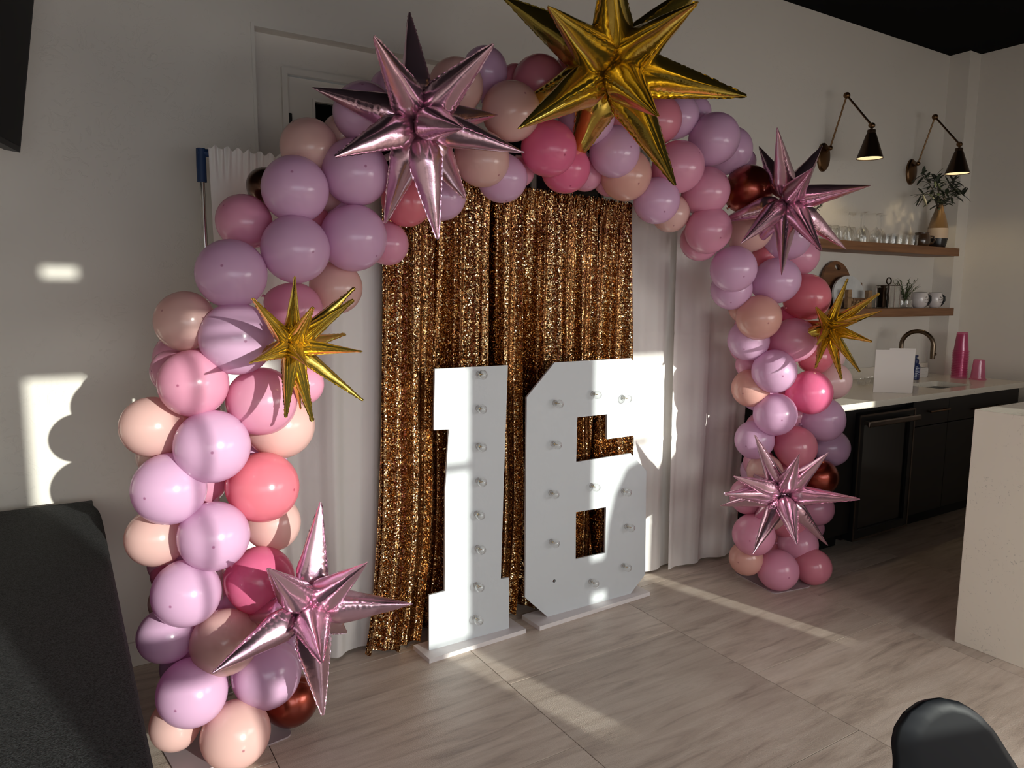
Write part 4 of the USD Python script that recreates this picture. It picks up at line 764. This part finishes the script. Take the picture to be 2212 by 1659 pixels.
# ------------------------------------------------------------------ swing arm wall lamps
for X, lab in ((4.55, 'brass swing arm wall lamp nearer the balloons, left of the pair'), (5.635, 'brass swing arm wall lamp above the vase, right of the pair')):
    t = thing('wall_lamp', lab, 'lamp', (X, YW, 2.5), group='brass wall lamps')
    pl_ = lathe([(.0001, -.03), (.03, -.03), (.055, -.022), (.062, -.012), (.062, 0), (.0001, 0)], 30); v = pl_.vertices.copy(); pl_.vertices = np.stack([X+v[:, 0], YW+v[:, 2], 2.49+v[:, 1]*1.55], -1); part(t, 'backplate', pl_, 'aged_brass')
    A, B, Cc = np.array([X, YW-.055, 2.545]), np.array([X, 3.09, 2.868]), np.array([X, 2.898, 2.64])
    part(t, 'arm', cat([rod((X, YW-.02, 2.52), A, .008), ball(A, .017), rod(A, B, .0058, 10)]), 'aged_brass'); part(t, 'arm', rod(B, Cc, .0065, 10), 'aged_brass')
    part(t, 'joint', cat([ball(B, .021), rod(B-[.014, 0, 0], B+[.014, 0, 0], .017, 14)]), 'aged_brass'); part(t, 'joint', cat([ball(Cc, .019), rod(Cc-[.016, 0, 0], Cc+[.016, 0, 0], .015, 14), rod(Cc, Cc-[0, 0, .05], .008)]), 'aged_brass')
    z1, z0 = 2.595, 2.432; c = (X, 2.898, 0)
    sh = part(t, 'shade', lathe([(.0001, z1+.018), (.024, z1+.018), (.026, z1+.012), (.026, z1-.004), (.030, z1-.008), (.032, z1-.014), (.080, z0+.004), (.083, z0), (.081, z0), (.0785, z0+.004), (.030, z1-.016), (.0001, z1-.018)], 36, c), 'dark_bronze', smooth=35)
    part(sh, 'shade_lining', lathe([(.0780, z0+.004), (.029, z1-.017), (.0001, z1-.0185)][::-1], 36, c), 'lamp_inside', smooth=True)
    part(sh, 'bulb', ball((X, 2.898, z0+.06), .021, 2), 'lamp_bulb', smooth=True)

# ------------------------------------------------------------------ island and chair at the right
isl = thing('kitchen_island', 'pale speckled quartz waterfall island cut by the right picture edge', 'island', (4.4, .9, 0))
part(isl, 'end_panel', bx(3.349, 3.389, .35, 1.569, 0, 1.0635, .003), 'quartz', smooth=False)
part(isl, 'top', bx(3.3892, 5.6, .35, 1.569, 1.023, 1.0635, .003), 'quartz', smooth=False)
part(isl, 'cabinet_body', bx(3.3892, 5.59, .65, 1.54, .09, 1.0228), 'cabinet_black', smooth=False)
part(isl, 'toe_kick', bx(3.40, 5.58, .70, 1.48, 0, .09), 'toe_black', smooth=False)
ch = thing('chair', 'dark navy moulded chair with rounded back at the bottom right corner', 'chair', (1.36, .58, 0))
# the back: a padded panel that narrows to a rounded top, rolled a little as it leans
al = math.radians(-24); ce, se = math.cos(al), math.sin(al); C0 = np.array([1.205, .575, 0.0])
OUT = [(-.185, .46), (-.145, .60), (-.092, .74), (-.0835, .79), (-.0835, .822), (-.074, .848), (-.053, .872), (-.024, .888), (.002, .892), (.033, .884), (.058, .868), (.083, .838), (.104, .80), (.132, .75), (.20, .60), (.235, .46)]
P = Polygon(OUT).buffer(-.006).buffer(.006); sil = []
for ins, yy in ((.016, -.016), (.005, -.012), (0, 0), (0, .004), (.006, .016), (.02, .02)):
    q = P.buffer(-ins) if ins else P; c = np.array(q.exterior.coords)[:-1]; t = np.linspace(0, q.exterior.length, 140, endpoint=False); st_ = q.exterior.project(Point(OUT[0]))
    sil.append([(*q.exterior.interpolate((st_+u/1.0) % q.exterior.length).coords[0], yy) for u in t])
sil = np.array(sil); lean = lambda z: -.16*(z-.85)
def chw(s): return np.stack([C0[0]+s[..., 0]*ce+(s[..., 2]+lean(s[..., 1]))*-se, C0[1]+s[..., 0]*se+(s[..., 2]+lean(s[..., 1]))*ce*-1, s[..., 1]], -1)
n = 140; v = chw(sil).reshape(-1, 3); f = []
for i in range(5):
    for q in range(n): b, c = i*n+q, i*n+(q+1) % n; f += [(b, c, c+n), (b, c+n, b+n)]
for i, cz in ((0, -.012), (5, .016)):
    m0 = sil[i].mean(0); m0[2] = cz; v = np.vstack([v, chw(m0)[None]])
    for q in range(n): f.append((len(v)-1, i*n+q, i*n+(q+1) % n) if i else (len(v)-1, i*n+(q+1) % n, i*n+q))
part(ch, 'backrest', trimesh.Trimesh(v, f, process=False), 'chair_plastic', smooth=60)
seat = affinity.translate(affinity.rotate(sbox(-.22, -.21, .22, .21).buffer(-.09).buffer(.09, 8), -24, origin=(0, 0)), C0[0]+.11, C0[1]-.245)
part(ch, 'seat', slab_xy(seat, .435, .47), 'chair_plastic')
b = seat.bounds; mx, my = (b[0]+b[2])/2, (b[1]+b[3])/2
for sx in (-1, 1):
    for sy in (-1, 1): part(ch, 'leg', rod((mx+sx*.15, my+sy*.15, .437), (mx+sx*.21, my+sy*.21, 0), .013), 'door_black_metal')
co = solo('power_cord', tube([(1.0, 3.02, .004), (.93, 2.92, .004), (.86, 2.86, .004), (.80, 2.9, .004), (.72, 3.0, .004), (.6, 3.1, .004)], .0035, 6), 'cord_white', 'white power cord on the floor by the left white drape', 'cord', smooth=True)
